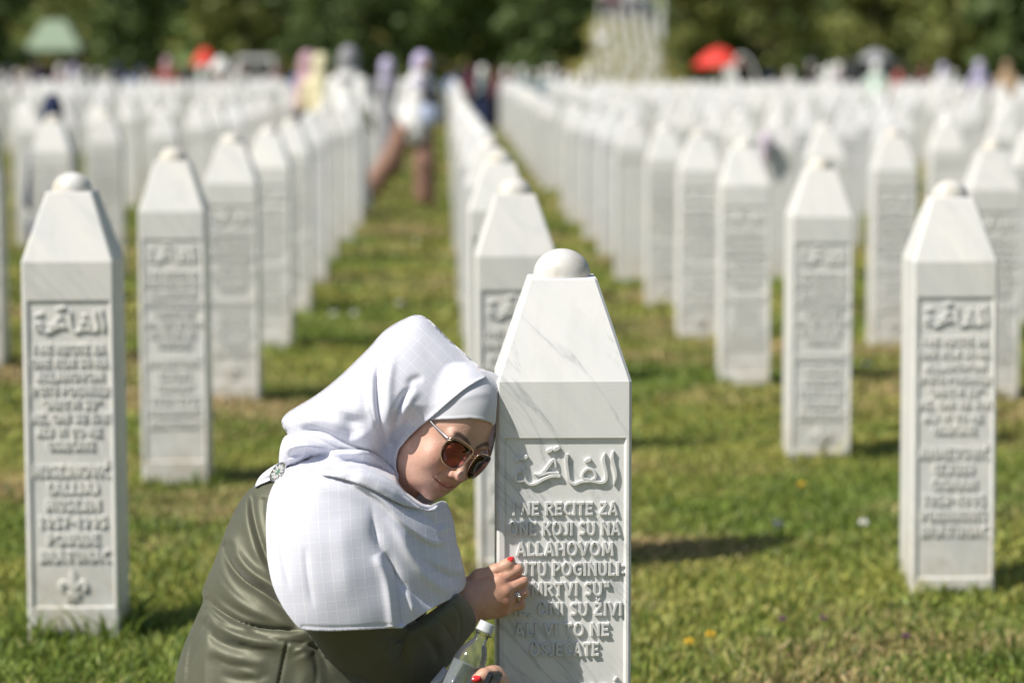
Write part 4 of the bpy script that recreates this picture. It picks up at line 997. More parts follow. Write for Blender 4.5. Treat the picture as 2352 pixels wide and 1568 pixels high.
w2 = [(641, 1063), (641, 1045), (644, 1024), (651, 1006), (662, 998), (686, 997), (712, 1002), (740, 1011), (762, 1024), (785, 1037), (760, 1044), (730, 1046), (703, 1053), (682, 1066), (665, 1068), (655, 1082), (646, 1088)]
wf2 = [('ridge', [(652, 1040), (672, 1026), (710, 1024), (748, 1030)], .007, 6), ('ridge', [(660, 1050), (690, 1041), (730, 1038)], -.010, 8), ('ridge', [(655, 1070), (668, 1056), (690, 1050)], .004, 4)]
roll, rollv = drape('neck_wrap', w2, w2, plane(ZH+.02, 0, 0, 0, 0), .05, wf2, M_SCARF, hood, wrap_weave, lim2, .002, closed=True, step=3.2)
# the tail of the scarf thrown back over the shoulder
w3 = [(586, 1118), (590, 1104), (600, 1090), (616, 1077), (634, 1066), (650, 1060), (655, 1075), (640, 1090), (618, 1104), (600, 1111)]
tail, tailv = drape('shoulder_tail', w3, w3, cst(4.62), .03, [], M_SCARF, hood, wrap_weave, lim2, .002, closed=True, step=3.0)
# brooch
def oval(cx, cy, ax_, Lh, Wh, Z, n=28):
    a = np.linspace(0, 2*math.pi, n, endpoint=False); d = np.array([math.cos(ax_), math.sin(ax_)]); e = np.array([-d[1], d[0]])
    return np.stack([cx+Lh*np.cos(a)*d[0]+Wh*np.sin(a)*e[0], cy+Lh*np.cos(a)*d[1]+Wh*np.sin(a)*e[1], np.full(n, Z)], -1)
ZBR = min(float(samp(lim2, 640, 1085)), float(samp(dil(raster(np.concatenate([rollv, tailv, bandv])), 3), 640, 1085)))-.012
def plate(rings):
    v = np.concatenate([P(r[:, 0], r[:, 1], r[:, 2]) for r in rings]); n = len(rings[0]); f = []
    for i in range(len(rings)-1): f += [(i*n+k, i*n+(k+1) % n, (i+1)*n+(k+1) % n, (i+1)*n+k) for k in range(n)]
    f.append(tuple((len(rings)-1)*n+k for k in range(n))); return v, f
AX = math.atan2(-46, 33)
v, f = plate([oval(638, 1083.5, AX, 26, 13, ZBR+.008), oval(638, 1083.5, AX, 26.5, 13.5, ZBR+.003), oval(638, 1083.5, AX, 25, 12.3, ZBR), oval(638, 1083.5, AX, 22.5, 10.6, ZBR+.0006)])
brooch = kid('brooch', v, f, M_SILVER, hood, smooth=False)
M_PETAL = Mat('enamel_white', color=(.86, .86, .87), rough=.25).m; M_GREEN = Mat('enamel_green', color=(.16, .45, .25), rough=.3).m
V = []; F = []
d_ = np.array([math.cos(AX), math.sin(AX)]); e_ = np.array([-d_[1], d_[0]])
for k in range(11):
    a = 2*math.pi*k/11; c2 = np.array([638, 1083.5])+d_*14*math.cos(a)+e_*6.6*math.sin(a); an = math.atan2(*(d_*14*math.cos(a)+e_*6.6*math.sin(a))[::-1])
    v, f = plate([oval(c2[0], c2[1], an, 5.6, 2.5, ZBR+.0006, 10), oval(c2[0], c2[1], an, 5.0, 2.1, ZBR-.0008, 10)])
    n = len(V); V += list(v); F += [tuple(i+n for i in q) for q in f]
kid('petals', V, F, M_PETAL, brooch, smooth=False)
v, f = plate([oval(638, 1083.5, AX, 5, 3, ZBR+.0005, 14), oval(638, 1083.5, AX, 4, 2.2, ZBR-.0012, 14)]); kid('centre', v, f, M_GREEN, brooch, smooth=False)

# ---- sunglasses (head frame)
ml_ = Mat('lens_tint', rough=.05); tp = ml_.node('ShaderNodeBsdfTransparent'); tp.inputs[0].default_value = (.74, .50, .48, 1); gs = ml_.node('ShaderNodeBsdfGlossy'); gs.inputs['Roughness'].default_value = .04
lw = ml_.node('ShaderNodeFresnel'); lw.inputs[0].default_value = 1.45; mx = ml_.node('ShaderNodeMixShader'); ml_.link(lw.outputs[0], mx.inputs[0]); ml_.link(tp.outputs[0], mx.inputs[1]); ml_.link(gs.outputs[0], mx.inputs[2]); ml_.link(mx.outputs[0], ml_.out.inputs[0]); M_LENS = ml_.m
glasses = None
def lens_outline(sg):
    pts = [(.0085, .015), (.024, .0220), (.044, .0222), (.0575, .0160), (.0610, .000), (.0575, -.020), (.0450, -.0330), (.026, -.0345), (.0125, -.024), (.007, -.004)]
    p = spline(pts, 6, True); s2 = p[:, 0]*(1.12 if sg > 0 else .80); f2 = .031-.14*np.maximum(s2-.02, 0)-4.0*np.maximum(s2-.02, 0)**2
    return np.stack([f2, p[:, 1]+.0005+.13*sg*s2, sg*s2], -1)
fr = MB()
for sg in (1, -1):
    o3 = lens_outline(sg); fr.tube(list(head_w(np.concatenate([o3, o3[:1]]))), .00125, 8, False)
    o4 = o3[4:26]*np.array([1, 1, 1])+np.array([.0012, -.0030, 0]); fr.tube(list(head_w(o4)), .0007, 6)
fr.tube(list(head_w(spline([(.031, .0105, .0075), (.034, .0130, 0), (.031, .0105, -.0075)], 6))), .0013, 8)
fr.tube(list(head_w(spline([(.031, .0045, .0065), (.033, .0065, 0), (.031, .0045, -.0065)], 6))), .0009, 8)
v = np.array(fr.v); glasses = kid('sunglasses', v, fr.f, M_GOLD)
for sg in (1, -1):
    o3 = lens_outline(sg); c3 = o3.mean(0)+np.array([.002, 0, 0]); v = np.concatenate([o3, (o3*.55+c3*.45)+np.array([.0012, 0, 0]), c3[None]]); n = len(o3)
    f = [(k, (k+1) % n, n+(k+1) % n, n+k) for k in range(n)]+[(n+k, n+(k+1) % n, 2*n) for k in range(n)]
    l = kid('lens', head_w(v), f, M_LENS, glasses); sm = l.modifiers.new('thickness', 'SOLIDIFY'); sm.thickness = .0014
    t_ = MB(); t_.tube(list(head_w(spline([(.0165, .0125+.008*sg, sg*(.0645 if sg > 0 else .048)), (.008, .0130+.006*sg, sg*(.070 if sg > 0 else .058)), (-.04, .012, sg*.073), (-.095, .012, sg*.074), (-.115, .002, sg*.074)], 6))), [.0017]*4+[.0019]*21, 8)
    kid('temple_arm', np.array(t_.v), t_.f, M_SILVER if sg == 1 else M_GOLD, glasses)
    h_ = MB(); h_.box((0, 0, 0), (.004, .004, .004)); kid('hinge', head_w(np.array(h_.v)+np.array([.0175, .0125+.008*sg, sg*(.0645 if sg > 0 else .048)])), h_.f, M_GOLD, glasses, False)

# ---- nails, ring, bracelets
def nail(c0, axis, nrm, L_, W_, mat=M_NAIL):
    c0, axis, nrm = map(np.asarray, (c0, axis, nrm)); axis = axis/np.linalg.norm(axis); nrm = nrm-axis*(nrm@axis); nrm /= np.linalg.norm(nrm); b = np.cross(axis, nrm); v = []; f = []
    N1, N2 = 8, 9
    for i in range(N1):
        t = i/(N1-1); wd = W_*(.80+.20*math.sin(math.pi*min(t*1.1, 1)))*(1 if t < .72 else math.sqrt(max(1-((t-.72)/.285)**2, .02)))
        for j in range(N2):
            q = (j/(N2-1)*2-1); v.append(c0+axis*(t-.5)*L_+b*q*wd*.5+nrm*(.0012-.0022*q*q*1.2-.0010*(t-.4)**2*4))
    for i in range(N1-1):
        for j in range(N2-1): f.append((i*N2+j, i*N2+j+1, (i+1)*N2+j+1, (i+1)*N2+j))
    o = kid('fingernail', cam_w(np.array(v)), f, mat); sm = o.modifiers.new('thickness', 'SOLIDIFY'); sm.thickness = .0012; return o
t0, t1 = z4(700, 362, ZK-.0095), z4(778, 312, ZK-.0075)
nail((t0+t1)/2, t1-t0, np.array([-.25, .55, .80]), .0155, .0105)
t0, t1 = bz(1600, 1440, ZB-.0515), bz(1455, 1470, ZB-.0525)
nail((t0+t1)/2, t1-t0, np.array([-.1, .35, .95]), .0150, .0110)
a = z4(735, 727, ZK-.007); b = z4(872, 668, ZK+.002); ax = (b-a)/np.linalg.norm(b-a); rg = MB()
for off, rr in ((.0105, .0011), (.0132, .0009)):
    c0 = a+ax*off; n1 = np.array([0, 0, 1.0]); n1 -= ax*(n1@ax); n1 /= np.linalg.norm(n1); n2 = np.cross(ax, n1)
    rg.tube([c0+(n1*math.cos(t)+n2*math.sin(t))*.0108 for t in np.linspace(0, 2*math.pi, 28)], rr, 6, False)
ring_ = kid('ring', cam_w(np.array(rg.v)), rg.f, M_SILVER); gem = MB()
for k in range(5):
    c0 = a+ax*.0135+n1*.0108+n2*(k-2)*.0017*(1)+ax*(.0006*(k % 2)); v, f = lathe([(.0002, -.0018), (.0019, -.0004), (.0019, .0006), (.0009, .0016), (.0001, .0017)], 8)
    gem.add(np.array(v)+c0, f)
kid('gem', cam_w(np.array(gem.v)), gem.f, M_SILVER, ring_)
bead = MB()
fc, fr_ = z4(255, 835, ZK-.013), z4(300, 800, ZK-.012)
axw = z4(330, 740, ZK)-z4(60, 900, ZK-.022); axw /= np.linalg.norm(axw); n1 = np.array([0, 0, 1.0]); n1 -= axw*(n1@axw); n1 /= np.linalg.norm(n1); n2 = np.cross(axw, n1)
cw = z4(60, 900, ZK-.022)*.22+wr*.78
sv_, sf_ = lathe([(.0002, -.0011), (.0009, -.0008), (.00125, 0), (.0009, .0008), (.0002, .0011)], 7)
for k in range(66):
    t = 2*math.pi*k/66; sagv = axw*(.014*max(0, -(n1*math.cos(t)+n2*math.sin(t))[1]*1.0)-.004); bead.add(np.array(sv_)+cw+(n1*math.cos(t)+n2*math.sin(t))*.0322+sagv, sf_)
kid('bracelet', cam_w(np.array(bead.v)), bead.f, M_BEAD)

# ---- bottle, phone and the white cloth below the sleeve (held or lying: things of their own)
def axis_lathe(prof, base, axis, n=28):
    axis = np.asarray(axis, float)/np.linalg.norm(axis); a = np.array([0, 0, 1.0]); a -= axis*(a@axis); a /= np.linalg.norm(a); b = np.cross(axis, a)
    v, f = lathe(prof, n); v = np.array(v); return base+v[:, :1]*a+v[:, 1:2]*b+v[:, 2:]*axis, f
cap_c = bz(1745, 300, ZB); low = bz(1180, 1500, ZB-.004); axb = cap_c-low; axb /= np.linalg.norm(axb)
B0 = cap_c-axb*.215
bottle = empty('water_bottle', tuple(cam_w(B0))); tag(bottle, 'clear plastic water bottle with white cap and white label in her lower hand', 'bottle')
def kidb(name, v, f, mat, root, smooth=True):
    o = mesh_np(name, cam_w(v), f, mat, root, smooth); bpy.context.view_layer.update(); o.matrix_parent_inverse = root.matrix_world.inverted(); return o
def clear(name, tint, ior, diff=0.0, dcol=(.6, .65, .7)):
    m = Mat(name); tp = m.node('ShaderNodeBsdfTransparent'); tp.inputs[0].default_value = (*tint, 1); gs = m.node('ShaderNodeBsdfGlossy'); gs.inputs['Roughness'].default_value = .05
    fr0 = m.node('ShaderNodeFresnel'); fr0.inputs[0].default_value = ior; mx = m.node('ShaderNodeMixShader'); m.link(fr0.outputs[0], mx.inputs[0]); m.link(tp.outputs[0], mx.inputs[1]); m.link(gs.outputs[0], mx.inputs[2])
    df = m.node('ShaderNodeBsdfDiffuse'); df.inputs[0].default_value = (*dcol, 1); m2 = m.node('ShaderNodeMixShader'); m2.inputs[0].default_value = diff; m.link(mx.outputs[0], m2.inputs[1]); m.link(df.outputs[0], m2.inputs[2]); m.link(m2.outputs[0], m.out.inputs[0]); return m.m
M_PET = clear('clear_plastic', (.93, .95, .95), 1.5, .06)
M_WATER = clear('water_inside', (.80, .84, .87), 1.2, .30, (.50, .55, .58))
v, f = axis_lathe([(.0005, 0), (.022, .0), (.026, .006), (.0265, .02), (.0255, .06), (.0265, .10), (.0268, .135), (.0262, .155), (.0225, .172), (.0165, .185), (.0115, .192), (.0108, .200), (.0108, .204), (.0150, .2045), (.0150, .2065), (.0108, .207), (.0108, .215)], B0, axb); kidb('shell', v, f, M_PET, bottle)
v, f = axis_lathe([(.0005, .004), (.021, .004), (.0245, .01), (.024, .06), (.025, .10), (.0252, .152), (.0005, .1525)], B0, axb); kidb('water', v, f, M_WATER, bottle)
v, f = axis_lathe([(.0135, .2085), (.0140, .209), (.0140, .211), (.0134, .2115), (.0132, .2225), (.0125, .2240), (.0005, .2245)], B0, axb); kidb('cap', v, f, plain('cap_white_shaded', (.50, .52, .54), .5, .03), bottle)  # white cap greyed: the shade it stands in is put into its colour
v, f = axis_lathe([(.0274, .03), (.0276, .10), (.0274, .147)], B0, axb, 40); v = np.array(v); keep = []
n1 = np.array([0, 0, 1.0]); n1 -= axb*(n1@axb); n1 /= np.linalg.norm(n1); rgt = np.cross(axb, n1)
for q in f:
    c0 = v[list(q)].mean(0)-B0; ang = math.atan2(-(c0@rgt), c0@n1)
    sx_ = c0@np.array([.91, .42, 0])
    if -.0075 < sx_ < .020: keep.append(q)
kidb('label', v, keep, plain('label_paper', (.70, .74, .80), .45, .05, 30), bottle)
phone = MB(); pd = bz(1985, 1310, ZB-.056)-bz(1800, 1700, ZB-.056); pd /= np.linalg.norm(pd); n1 = np.array([.97, .17, .20]); n1 -= pd*(n1@pd); n1 /= np.linalg.norm(n1); n2 = np.cross(pd, n1)
def slab(c0, L_, W_, T_, r_=.006):
    ol = []
    for sx, sy in ((1, 1), (-1, 1), (-1, -1), (1, -1)):
        a0 = {(1, 1): 0, (-1, 1): 90, (-1, -1): 180, (1, -1): 270}[(sx, sy)]
        for t in range(0, 91, 18): ol.append(((L_/2-r_)*sx+r_*math.cos(R(a0+t)), (W_/2-r_)*sy+r_*math.sin(R(a0+t))))
    v = []; n = len(ol)
    for sc_, zz in ((.985, -T_/2), (1, -T_/2+.001), (1, T_/2-.001), (.985, T_/2)): v += [c0+pd*x*sc_+n2*y*sc_+n1*zz for x, y in ol]
    f = [(i*n+k, i*n+(k+1) % n, (i+1)*n+(k+1) % n, (i+1)*n+k) for i in range(3) for k in range(n)]+[tuple(range(n-1, -1, -1)), tuple(3*n+k for k in range(n))]
    return v, f
pc = bz(1985, 1310, ZB-.050)-pd*.074; v, f = slab(pc-n2*.0, .148, .071, .0085)
ph = empty('phone', tuple(cam_w(pc))); tag(ph, 'black phone held upright by the red-nailed lower hand beside the stone', 'phone')
kidb('case', v, f, M_BLACK, ph, False); v, f = slab(pc+n1*.0046, .140, .064, .0008); kidb('screen', v, f, Mat('phone_glass', color=(.02, .02, .025), rough=.05).m, ph, False)
cloth_root = empty('white_cloth', tuple(P(1000, 1570, 4.52))); tag(cloth_root, 'white cloth with black lettering tucked between sleeve and water bottle', 'cloth')
w4 = [(960, 1600), (985, 1570), (1003, 1549), (1020, 1530), (1025, 1536), (1030, 1533), (1037, 1518), (1040, 1524), (1033, 1540), (1050, 1560), (1040, 1620), (1000, 1660), (960, 1640)]
cl1, cv = drape('fabric', w4, w4, cst(4.53), .03, [('ridge', [(985, 1570), (1010, 1560), (1035, 1540)], .004, 7), ('ridge', [(990, 1585), (1015, 1570), (1035, 1556)], -.005, 6)], M_CAP, cloth_root, closed=True, step=3.0, weave=hood_weave)
V = []; F = []
def ink(pts, w_):
    mb = MB(); mb.tube(list(P([p[0] for p in pts], [p[1] for p in pts], np.array([4.53-.034]*len(pts)))), w_, 6); n = len(V); V.extend(mb.v); F.extend([tuple(i+n for i in q) for q in mb.f])
ink([(1006, 1544.5), (1016, 1543.5), (1018, 1546), (1013, 1550), (1009, 1550)], .0007); ink([(1010.5, 1541), (1011.5, 1541.6)], .0009); ink([(1018, 1548), (1021, 1546.5)], .0007)
o = mesh_np('lettering', V, F, M_BLACK, cl1); o.matrix_parent_inverse = cl1.matrix_world.inverted()
#PART3
# ------------------------------------------------------------------ flowers in the turf
def flower(px, py, col, name, label, hgt=.05, rad=.011, group=None):
    g = ground_at(px, py); rt = empty(name, (g[0], g[1]+.02, 0)); tag(rt, label, 'flower', group)
    mb = MB(); mb.tube([(0, 0, 0), (.004, .002, hgt*.6), (.002, 0, hgt)], [.0013, .0012, .001], 6); st = mb.build('stem', M_LEAF[2], rt)
    V = []; F = []; r = np.random.default_rng(int(px))
    for k in range(46):                                # florets packed on a ball
        u = r.normal(size=3); u[2] = abs(u[2])*.9-.25; u /= np.linalg.norm(u); a = np.cross(u, (.3, .5, .8)); a /= np.linalg.norm(a); b = np.cross(u, a)
        c = u*rad*.55; n = len(V); w = rad*.24
        V += [tuple(c-a*w+np.array([.002, 0, hgt])), tuple(c+u*rad*.6-b*w+np.array([.002, 0, hgt])), tuple(c+a*w+np.array([.002, 0, hgt])), tuple(c+u*rad*.6+b*w+np.array([.002, 0, hgt]))]
        F.append((n, n+1, n+2, n+3))
    mesh_np('bloom', V, F, col, rt, False)
MW = plain('petal_white', (.80, .79, .74), .6); MY = plain('petal_yellow', (.80, .52, .03), .6); MP = plain('petal_purple', (.15, .06, .12), .6)
for k, (x, y, lab) in enumerate([(765, 742, 'white clover flower left of its twin above the headscarf'), (812, 741, 'white clover flower just right of its twin above the headscarf'), (955, 570, 'far white clover flower between the path stones and the woman'),
        (918, 716, 'white clover flower nearest above the peak of the headscarf'), (1985, 1241, 'bright white flower left of the foot of the large right stone'), (1990, 862, 'far white clover flower right of the right column\'s second stone'), (1786, 1245, 'small faint white flower past the tip of the long shadow')]):
    flower(x, y, MW, 'clover_flower', lab, .05, .016 if y < 1000 else .013, 'white flowers in the turf')
for x, y, lab in ((1583, 1521, 'bright yellow dandelion nearest the veined stone at the bottom'), (1632, 1503, 'flat yellow dandelion beside the brightest one'), (1841, 1146, 'dull yellow dandelion above the long shadow')):
    flower(x, y, MY, 'dandelion', lab,   .045, .010, 'yellow flowers in the turf')
for x, y, lab in ((1799, 1467, 'small purple clover head left of two others low in the turf'), (1892, 1464, 'small purple clover head between two others low in the turf'), (2081, 1507, 'small purple clover head under the large right stone')):
    flower(x, y, MP, 'purple_clover', lab, .045, .009, 'purple clover in the turf')

# ------------------------------------------------------------------ people in the distance
M_SK2 = plain('skin_far', (.48, .29, .20), .5)
def limb_set(kind):
    """lists of (a, b, ra, rb) in metres, facing -y; z up"""
    B = []; T = []; L = []; Hd = []
    if kind == 'walk':
        hip = [(-.09, 0, .88), (.09, 0, .88)]; kn = [(-.24, .10, .52), (.10, -.05, .50)]; an = [(-.52, .22, .10), (.12, .0, .08)]; toe = [(-.60, .10, .03), (.20, -.10, .04)]; lean = .06
    elif kind == 'crouch':
        hip = [(-.10, .1, .42), (.10, .1, .42)]; kn = [(-.14, -.28, .48), (.14, -.28, .48)]; an = [(-.12, -.02, .08), (.12, -.02, .08)]; toe = [(-.13, -.2, .04), (.13, -.2, .04)]; lean = 0
    else:
        hip = [(-.09, 0, .88), (.09, 0, .88)]; kn = [(-.10, -.02, .50), (.10, .0, .50)]; an = [(-.10, .02, .09), (.10, .02, .09)]; toe = [(-.12, -.13, .04), (.12, -.13, .04)]; lean = 0
    dz = -.48 if kind == 'crouch' else 0
    neck = (lean, -.02, 1.40+dz); head = (lean*1.3, -.04, 1.56+dz); sh = [(-.17+lean, 0, 1.34+dz), (.17+lean, 0, 1.34+dz)]
    el = [(-.23+lean, .04, 1.08+dz), (.23+lean, .02, 1.08+dz)]; wr_ = [(-.20+lean, -.12, .90+dz), (.17+lean, -.18, .98+dz)]
    pel = (0, .1 if kind == 'crouch' else 0, .92 if kind != 'crouch' else .44)
    return dict(hip=hip, kn=kn, an=an, toe=toe, neck=neck, head=head, sh=sh, el=el, wr=wr_, pel=pel)
def person_meshes(kind, dress='trousers', scarf_=True):
    K = limb_set(kind); out = {}
    lo, hi = (-.75, -.45, -.02), (.55, .40, 1.76)
    def grid(): return SDF(lo, hi, .022)
    s = grid(); k = .05
    s.d = s.ell(K['head'], (.078, .098, .115)); s.add(s.cap(K['head'], K['neck'], .055, .058), .03)
    s.add(s.cap(K['neck'], K['pel'], .105, .125), k)
    for i in (0, 1):
        s.add(s.cap(K['sh'][i], K['el'][i], .046, .038), .04); s.add(s.cap(K['el'][i], K['wr'][i], .036, .026), .02)
        w = np.array(K['wr'][i]); s.add(s.cap(w, w+np.array([.0, -.06, -.05]), .030, .022), .02)
        s.add(s.cap(K['hip'][i], K['kn'][i], .078, .055), .05); s.add(s.cap(K['kn'][i], K['an'][i], .052, .034), .02); s.add(s.cap(K['an'][i], K['toe'][i], .036, .028), .02)
    s.add(s.ell(np.array(K['head'])+np.array([0, -.10, -.01]), (.016, .022, .022)), .02)
    out['body'] = s.mesh()
    s = grid(); s.d = s.cap(K['neck'], np.array(K['pel'])+np.array([0, 0, -.10]), .120, .165)
    for i in (0, 1):
        s.add(s.cap(K['sh'][i], K['el'][i], .058, .050), .04); s.add(s.cap(K['el'][i], K['wr'][i], .048, .040), .03)
    s.sub(s.p[..., 2]-(.70 if kind != 'crouch' else .20), .01); out['top'] = s.mesh()
    s = grid()
    if dress == 'skirt' and kind != 'crouch': s.d = s.cap(K['pel'], ((K['an'][0][0]+K['an'][1][0])/2, .02, .14), .165, .24)
    else:
        s.d = s.cap(K['hip'][0], K['hip'][1], .12, .12)
        for i in (0, 1): s.add(s.cap(K['hip'][i], K['kn'][i], .12, .115), .06); s.add(s.cap(K['kn'][i], K['an'][i], .115, .12), .05)
    s.sub(s.p[..., 2]-.07, .01); s.sub((1.0 if kind != 'crouch' else .62)-s.p[..., 2], .01); out['trousers' if dress != 'skirt' else 'skirt'] = s.mesh()
    s = grid(); hd = np.array(K['head'])
    if scarf_:
        s.d = s.ell(hd+np.array([0, .015, .01]), (.105, .118, .135)); s.add(s.cap(hd+np.array([0, .03, -.10]), np.array(K['neck'])+np.array([0, .0, -.05]), .095, .135), .05)
        s.sub(s.ell(hd+np.array([0, -.13, -.01]), (.062, .075, .085)), .01); out['headscarf'] = s.mesh()
    else:
        s.d = s.ell(hd+np.array([0, .02, .035]), (.088, .100, .100)); s.sub(s.ell(hd+np.array([0, -.12, -.03]), (.075, .085, .09)), .02); out['hair'] = s.mesh()
    return {n: mesh_np(n, v, q, M_SK2 if n == 'body' else M_CLOTH, link=False) for n, (v, q) in out.items()}
PM = {'woman': person_meshes('stand', 'skirt'), 'man': person_meshes('stand', 'trousers', False), 'walk': person_meshes('walk'), 'crouch': person_meshes('crouch')}
C_ = dict(white=(.78, .78, .76), lilac=(.52, .48, .68), navy=(.02, .03, .08), black=(.015, .015, .02), maroon=(.14, .04, .06), pink=(.52, .33, .38), cream=(.74, .68, .45), brown=(.31, .185, .14),
          teal=(.20, .27, .30), grey=(.28, .28, .30), blue=(.10, .18, .42), red=(.38, .08, .07), tan=(.45, .32, .20), mint=(.55, .70, .60), hair=(.05, .03, .02))
def put_person(kind, x, y, rz, sc, cols, label, group=None):
    r = empty('person', (x, y, float(ground_z(x, y))), rz); r.scale = (sc,)*3; tag(r, label, 'person', group)
    for n, me in PM[kind].items():
        o = inst(me, n, r)
        c = {'body': (1, 1, 1), 'headscarf': C_[cols[0]], 'hair': C_[cols[0]], 'top': C_[cols[1]], 'skirt': C_[cols[2]], 'trousers': C_[cols[2]]}[n]; o.color = (*c, 1)
    return r
def px_person(kind, px, Z, top_px, rz, cols, label, group=None, base_h=1.69):
    x = (px-1023)/FD*Z; zt = H-(top_px-181)/FD*Z
    return put_person(kind, x, Z, rz, zt/base_h, cols, label, group)
px_person('walk', 952, 30, 122, R(20), ('lilac', 'white', 'brown'), 'woman walking down the path in lilac headscarf, white tunic and wide brown trousers')
bx, bzz = (987-1023)/FD*29.8, 1.36-(245-181)/FD*29.8; rt = empty('shoulder_bag', (bx, 29.8, bzz-.2)); tag(rt, 'pale blue bag with dark flap hanging beside the walking woman', 'bag')
mb = MB(); mb.tube([(0, 0, .0), (0, 0, .03), (0, 0, .20), (.01, 0, .28)], [.05, .085, .09, .06], 12); mb.build('pouch', plain('bag_blue', (.45, .52, .70), .6), rt, True)
mb = MB(); mb.tube([(.01, .01, .22), (.01, .01, .36), (.005, .01, .42)], [.092, .075, .03], 12); mb.build('flap', M_BLACK, rt, True)
mb = MB(); mb.tube([(-.02, 0, .36), (-.06, -.01, .48), (-.10, 0, .52)], .014, 8); mb.build('strap', M_BLACK, rt, True)
px_person('woman', 800, 28, 108, R(150), ('grey', 'white', 'white'), 'tall woman in pale grey headscarf and white dress between stones')
px_person('woman', 738, 33, 128, R(170), ('cream', 'cream', 'brown'), 'woman in cream headscarf and top with dark skirt')
px_person('woman', 706, 33.6, 124, R(120), ('pink', 'pink', 'black'), 'woman in dusty pink headscarf beside the cream one')
px_person('woman', 890, 38, 145, R(180), ('lilac', 'grey', 'grey'), 'woman in pale lilac scarf and grey coat behind the path')
px_person('crouch', 126, 17.3, 246, R(175), ('navy', 'navy', 'navy'), 'person in dark navy coat crouching behind a gravestone at far left', None, 1.215).scale = (.62, .8, 1.04)
s_ = SDF((-.12, -.12, -.22), (.12, .12, .16), .012); s_.d = s_.ell((0, 0, .05), (.055, .05, .07)); s_.add(s_.cap((-.01, 0, .03), (-.02, -.01, -.14), .045, .02), .04); s_.add(s_.cap((.01, 0, .03), (.03, .0, -.10), .04, .02), .04)
v, q = s_.mesh(); o = mesh_np('knotted_scarf', v, q, M_CLOTH); o.location = (2.16, 19.16, .92); o.color = (.66, .56, .67, 1); o.scale = (.75, .75, .75); tag(o, 'pink and lilac scarf knotted on a blurred gravestone in the right hand rows', 'scarf')
px_person('woman', 2012, 52, 168, R(160), ('white', 'mint', 'mint'), 'woman in white scarf and mint dress at the right edge of the field')
px_person('man', 2066, 56, 172, R(200), ('hair', 'red', 'navy'), 'man in red shirt right of the mint dressed woman')
px_person('woman', 2165, 58, 170, R(160), ('lilac', 'white', 'white'), 'woman in lilac scarf and white dress standing by dark trees')
px_person('woman', 2250, 54, 165, R(190), ('lilac', 'lilac', 'white'), 'woman in all lilac standing by dark trees')
px_person('man', 2312, 52, 165, R(150), ('tan', 'tan', 'brown'), 'person in tan clothes at the far right edge')
px_person('man', 1862, 70, 140, R(180), ('grey', 'black', 'black'), 'grey haired man in black near the red parasol')
px_person('woman', 1905, 66, 155, R(180), ('white', 'white', 'grey'), 'woman in white between the plinth and the dark car')
px_person('woman', 390, 70, 133, R(180), ('pink', 'red', 'maroon'), 'woman in red and pink left of the red parasol')
kinds = [('white', 'white', 'grey'), ('lilac', 'white', 'navy'), ('navy', 'navy', 'black'), ('white', 'pink', 'black'), ('maroon', 'maroon', 'black'), ('white', 'teal', 'navy'), ('hair', 'white', 'navy'), ('hair', 'blue', 'black')]
rr = random.Random(5)
for lo_x, hi_x, n, Za, Zb in ((0, 360, 17, 72, 95), (420, 700, 9, 74, 95), (1030, 1350, 14, 72, 95), (1740, 1990, 5, 70, 90), (2040, 2345, 5, 68, 86)):
    for k in range(n):
        px = lo_x+(k+rr.uniform(.1, .9))*(hi_x-lo_x)/n; Z = rr.uniform(Za, Zb); cl_ = rr.choice(kinds); knd = 'man' if cl_[0] == 'hair' else 'woman'
        lab = {'hair': f"far blurred standing man in {cl_[1]} shirt in the crowd"}.get(cl_[0], f"far blurred standing woman in {cl_[0]} scarf and {cl_[1]} top in the crowd")
        put_person(knd, (px-1023)/FD*Z, Z, rr.uniform(0, 6.28), rr.uniform(.92, 1.04), cl_, lab+(' at left' if px < 700 else (' at centre' if px < 1400 else ' at right')), 'people along the far edge of the field')
for k in range(12):
    px = rr.uniform(1385, 1500); y = rr.uniform(146, 152); x = (px-1023)/FD*y; cl_ = kinds[k % 8]; knd = 'man' if cl_[0] == 'hair' else 'woman'
    put_person(knd, x, y, rr.uniform(0, 6.28), rr.uniform(.95, 1.05), cl_, f"tiny person in {cl_[1]} standing on top of the grave slope", 'people on top of the slope')

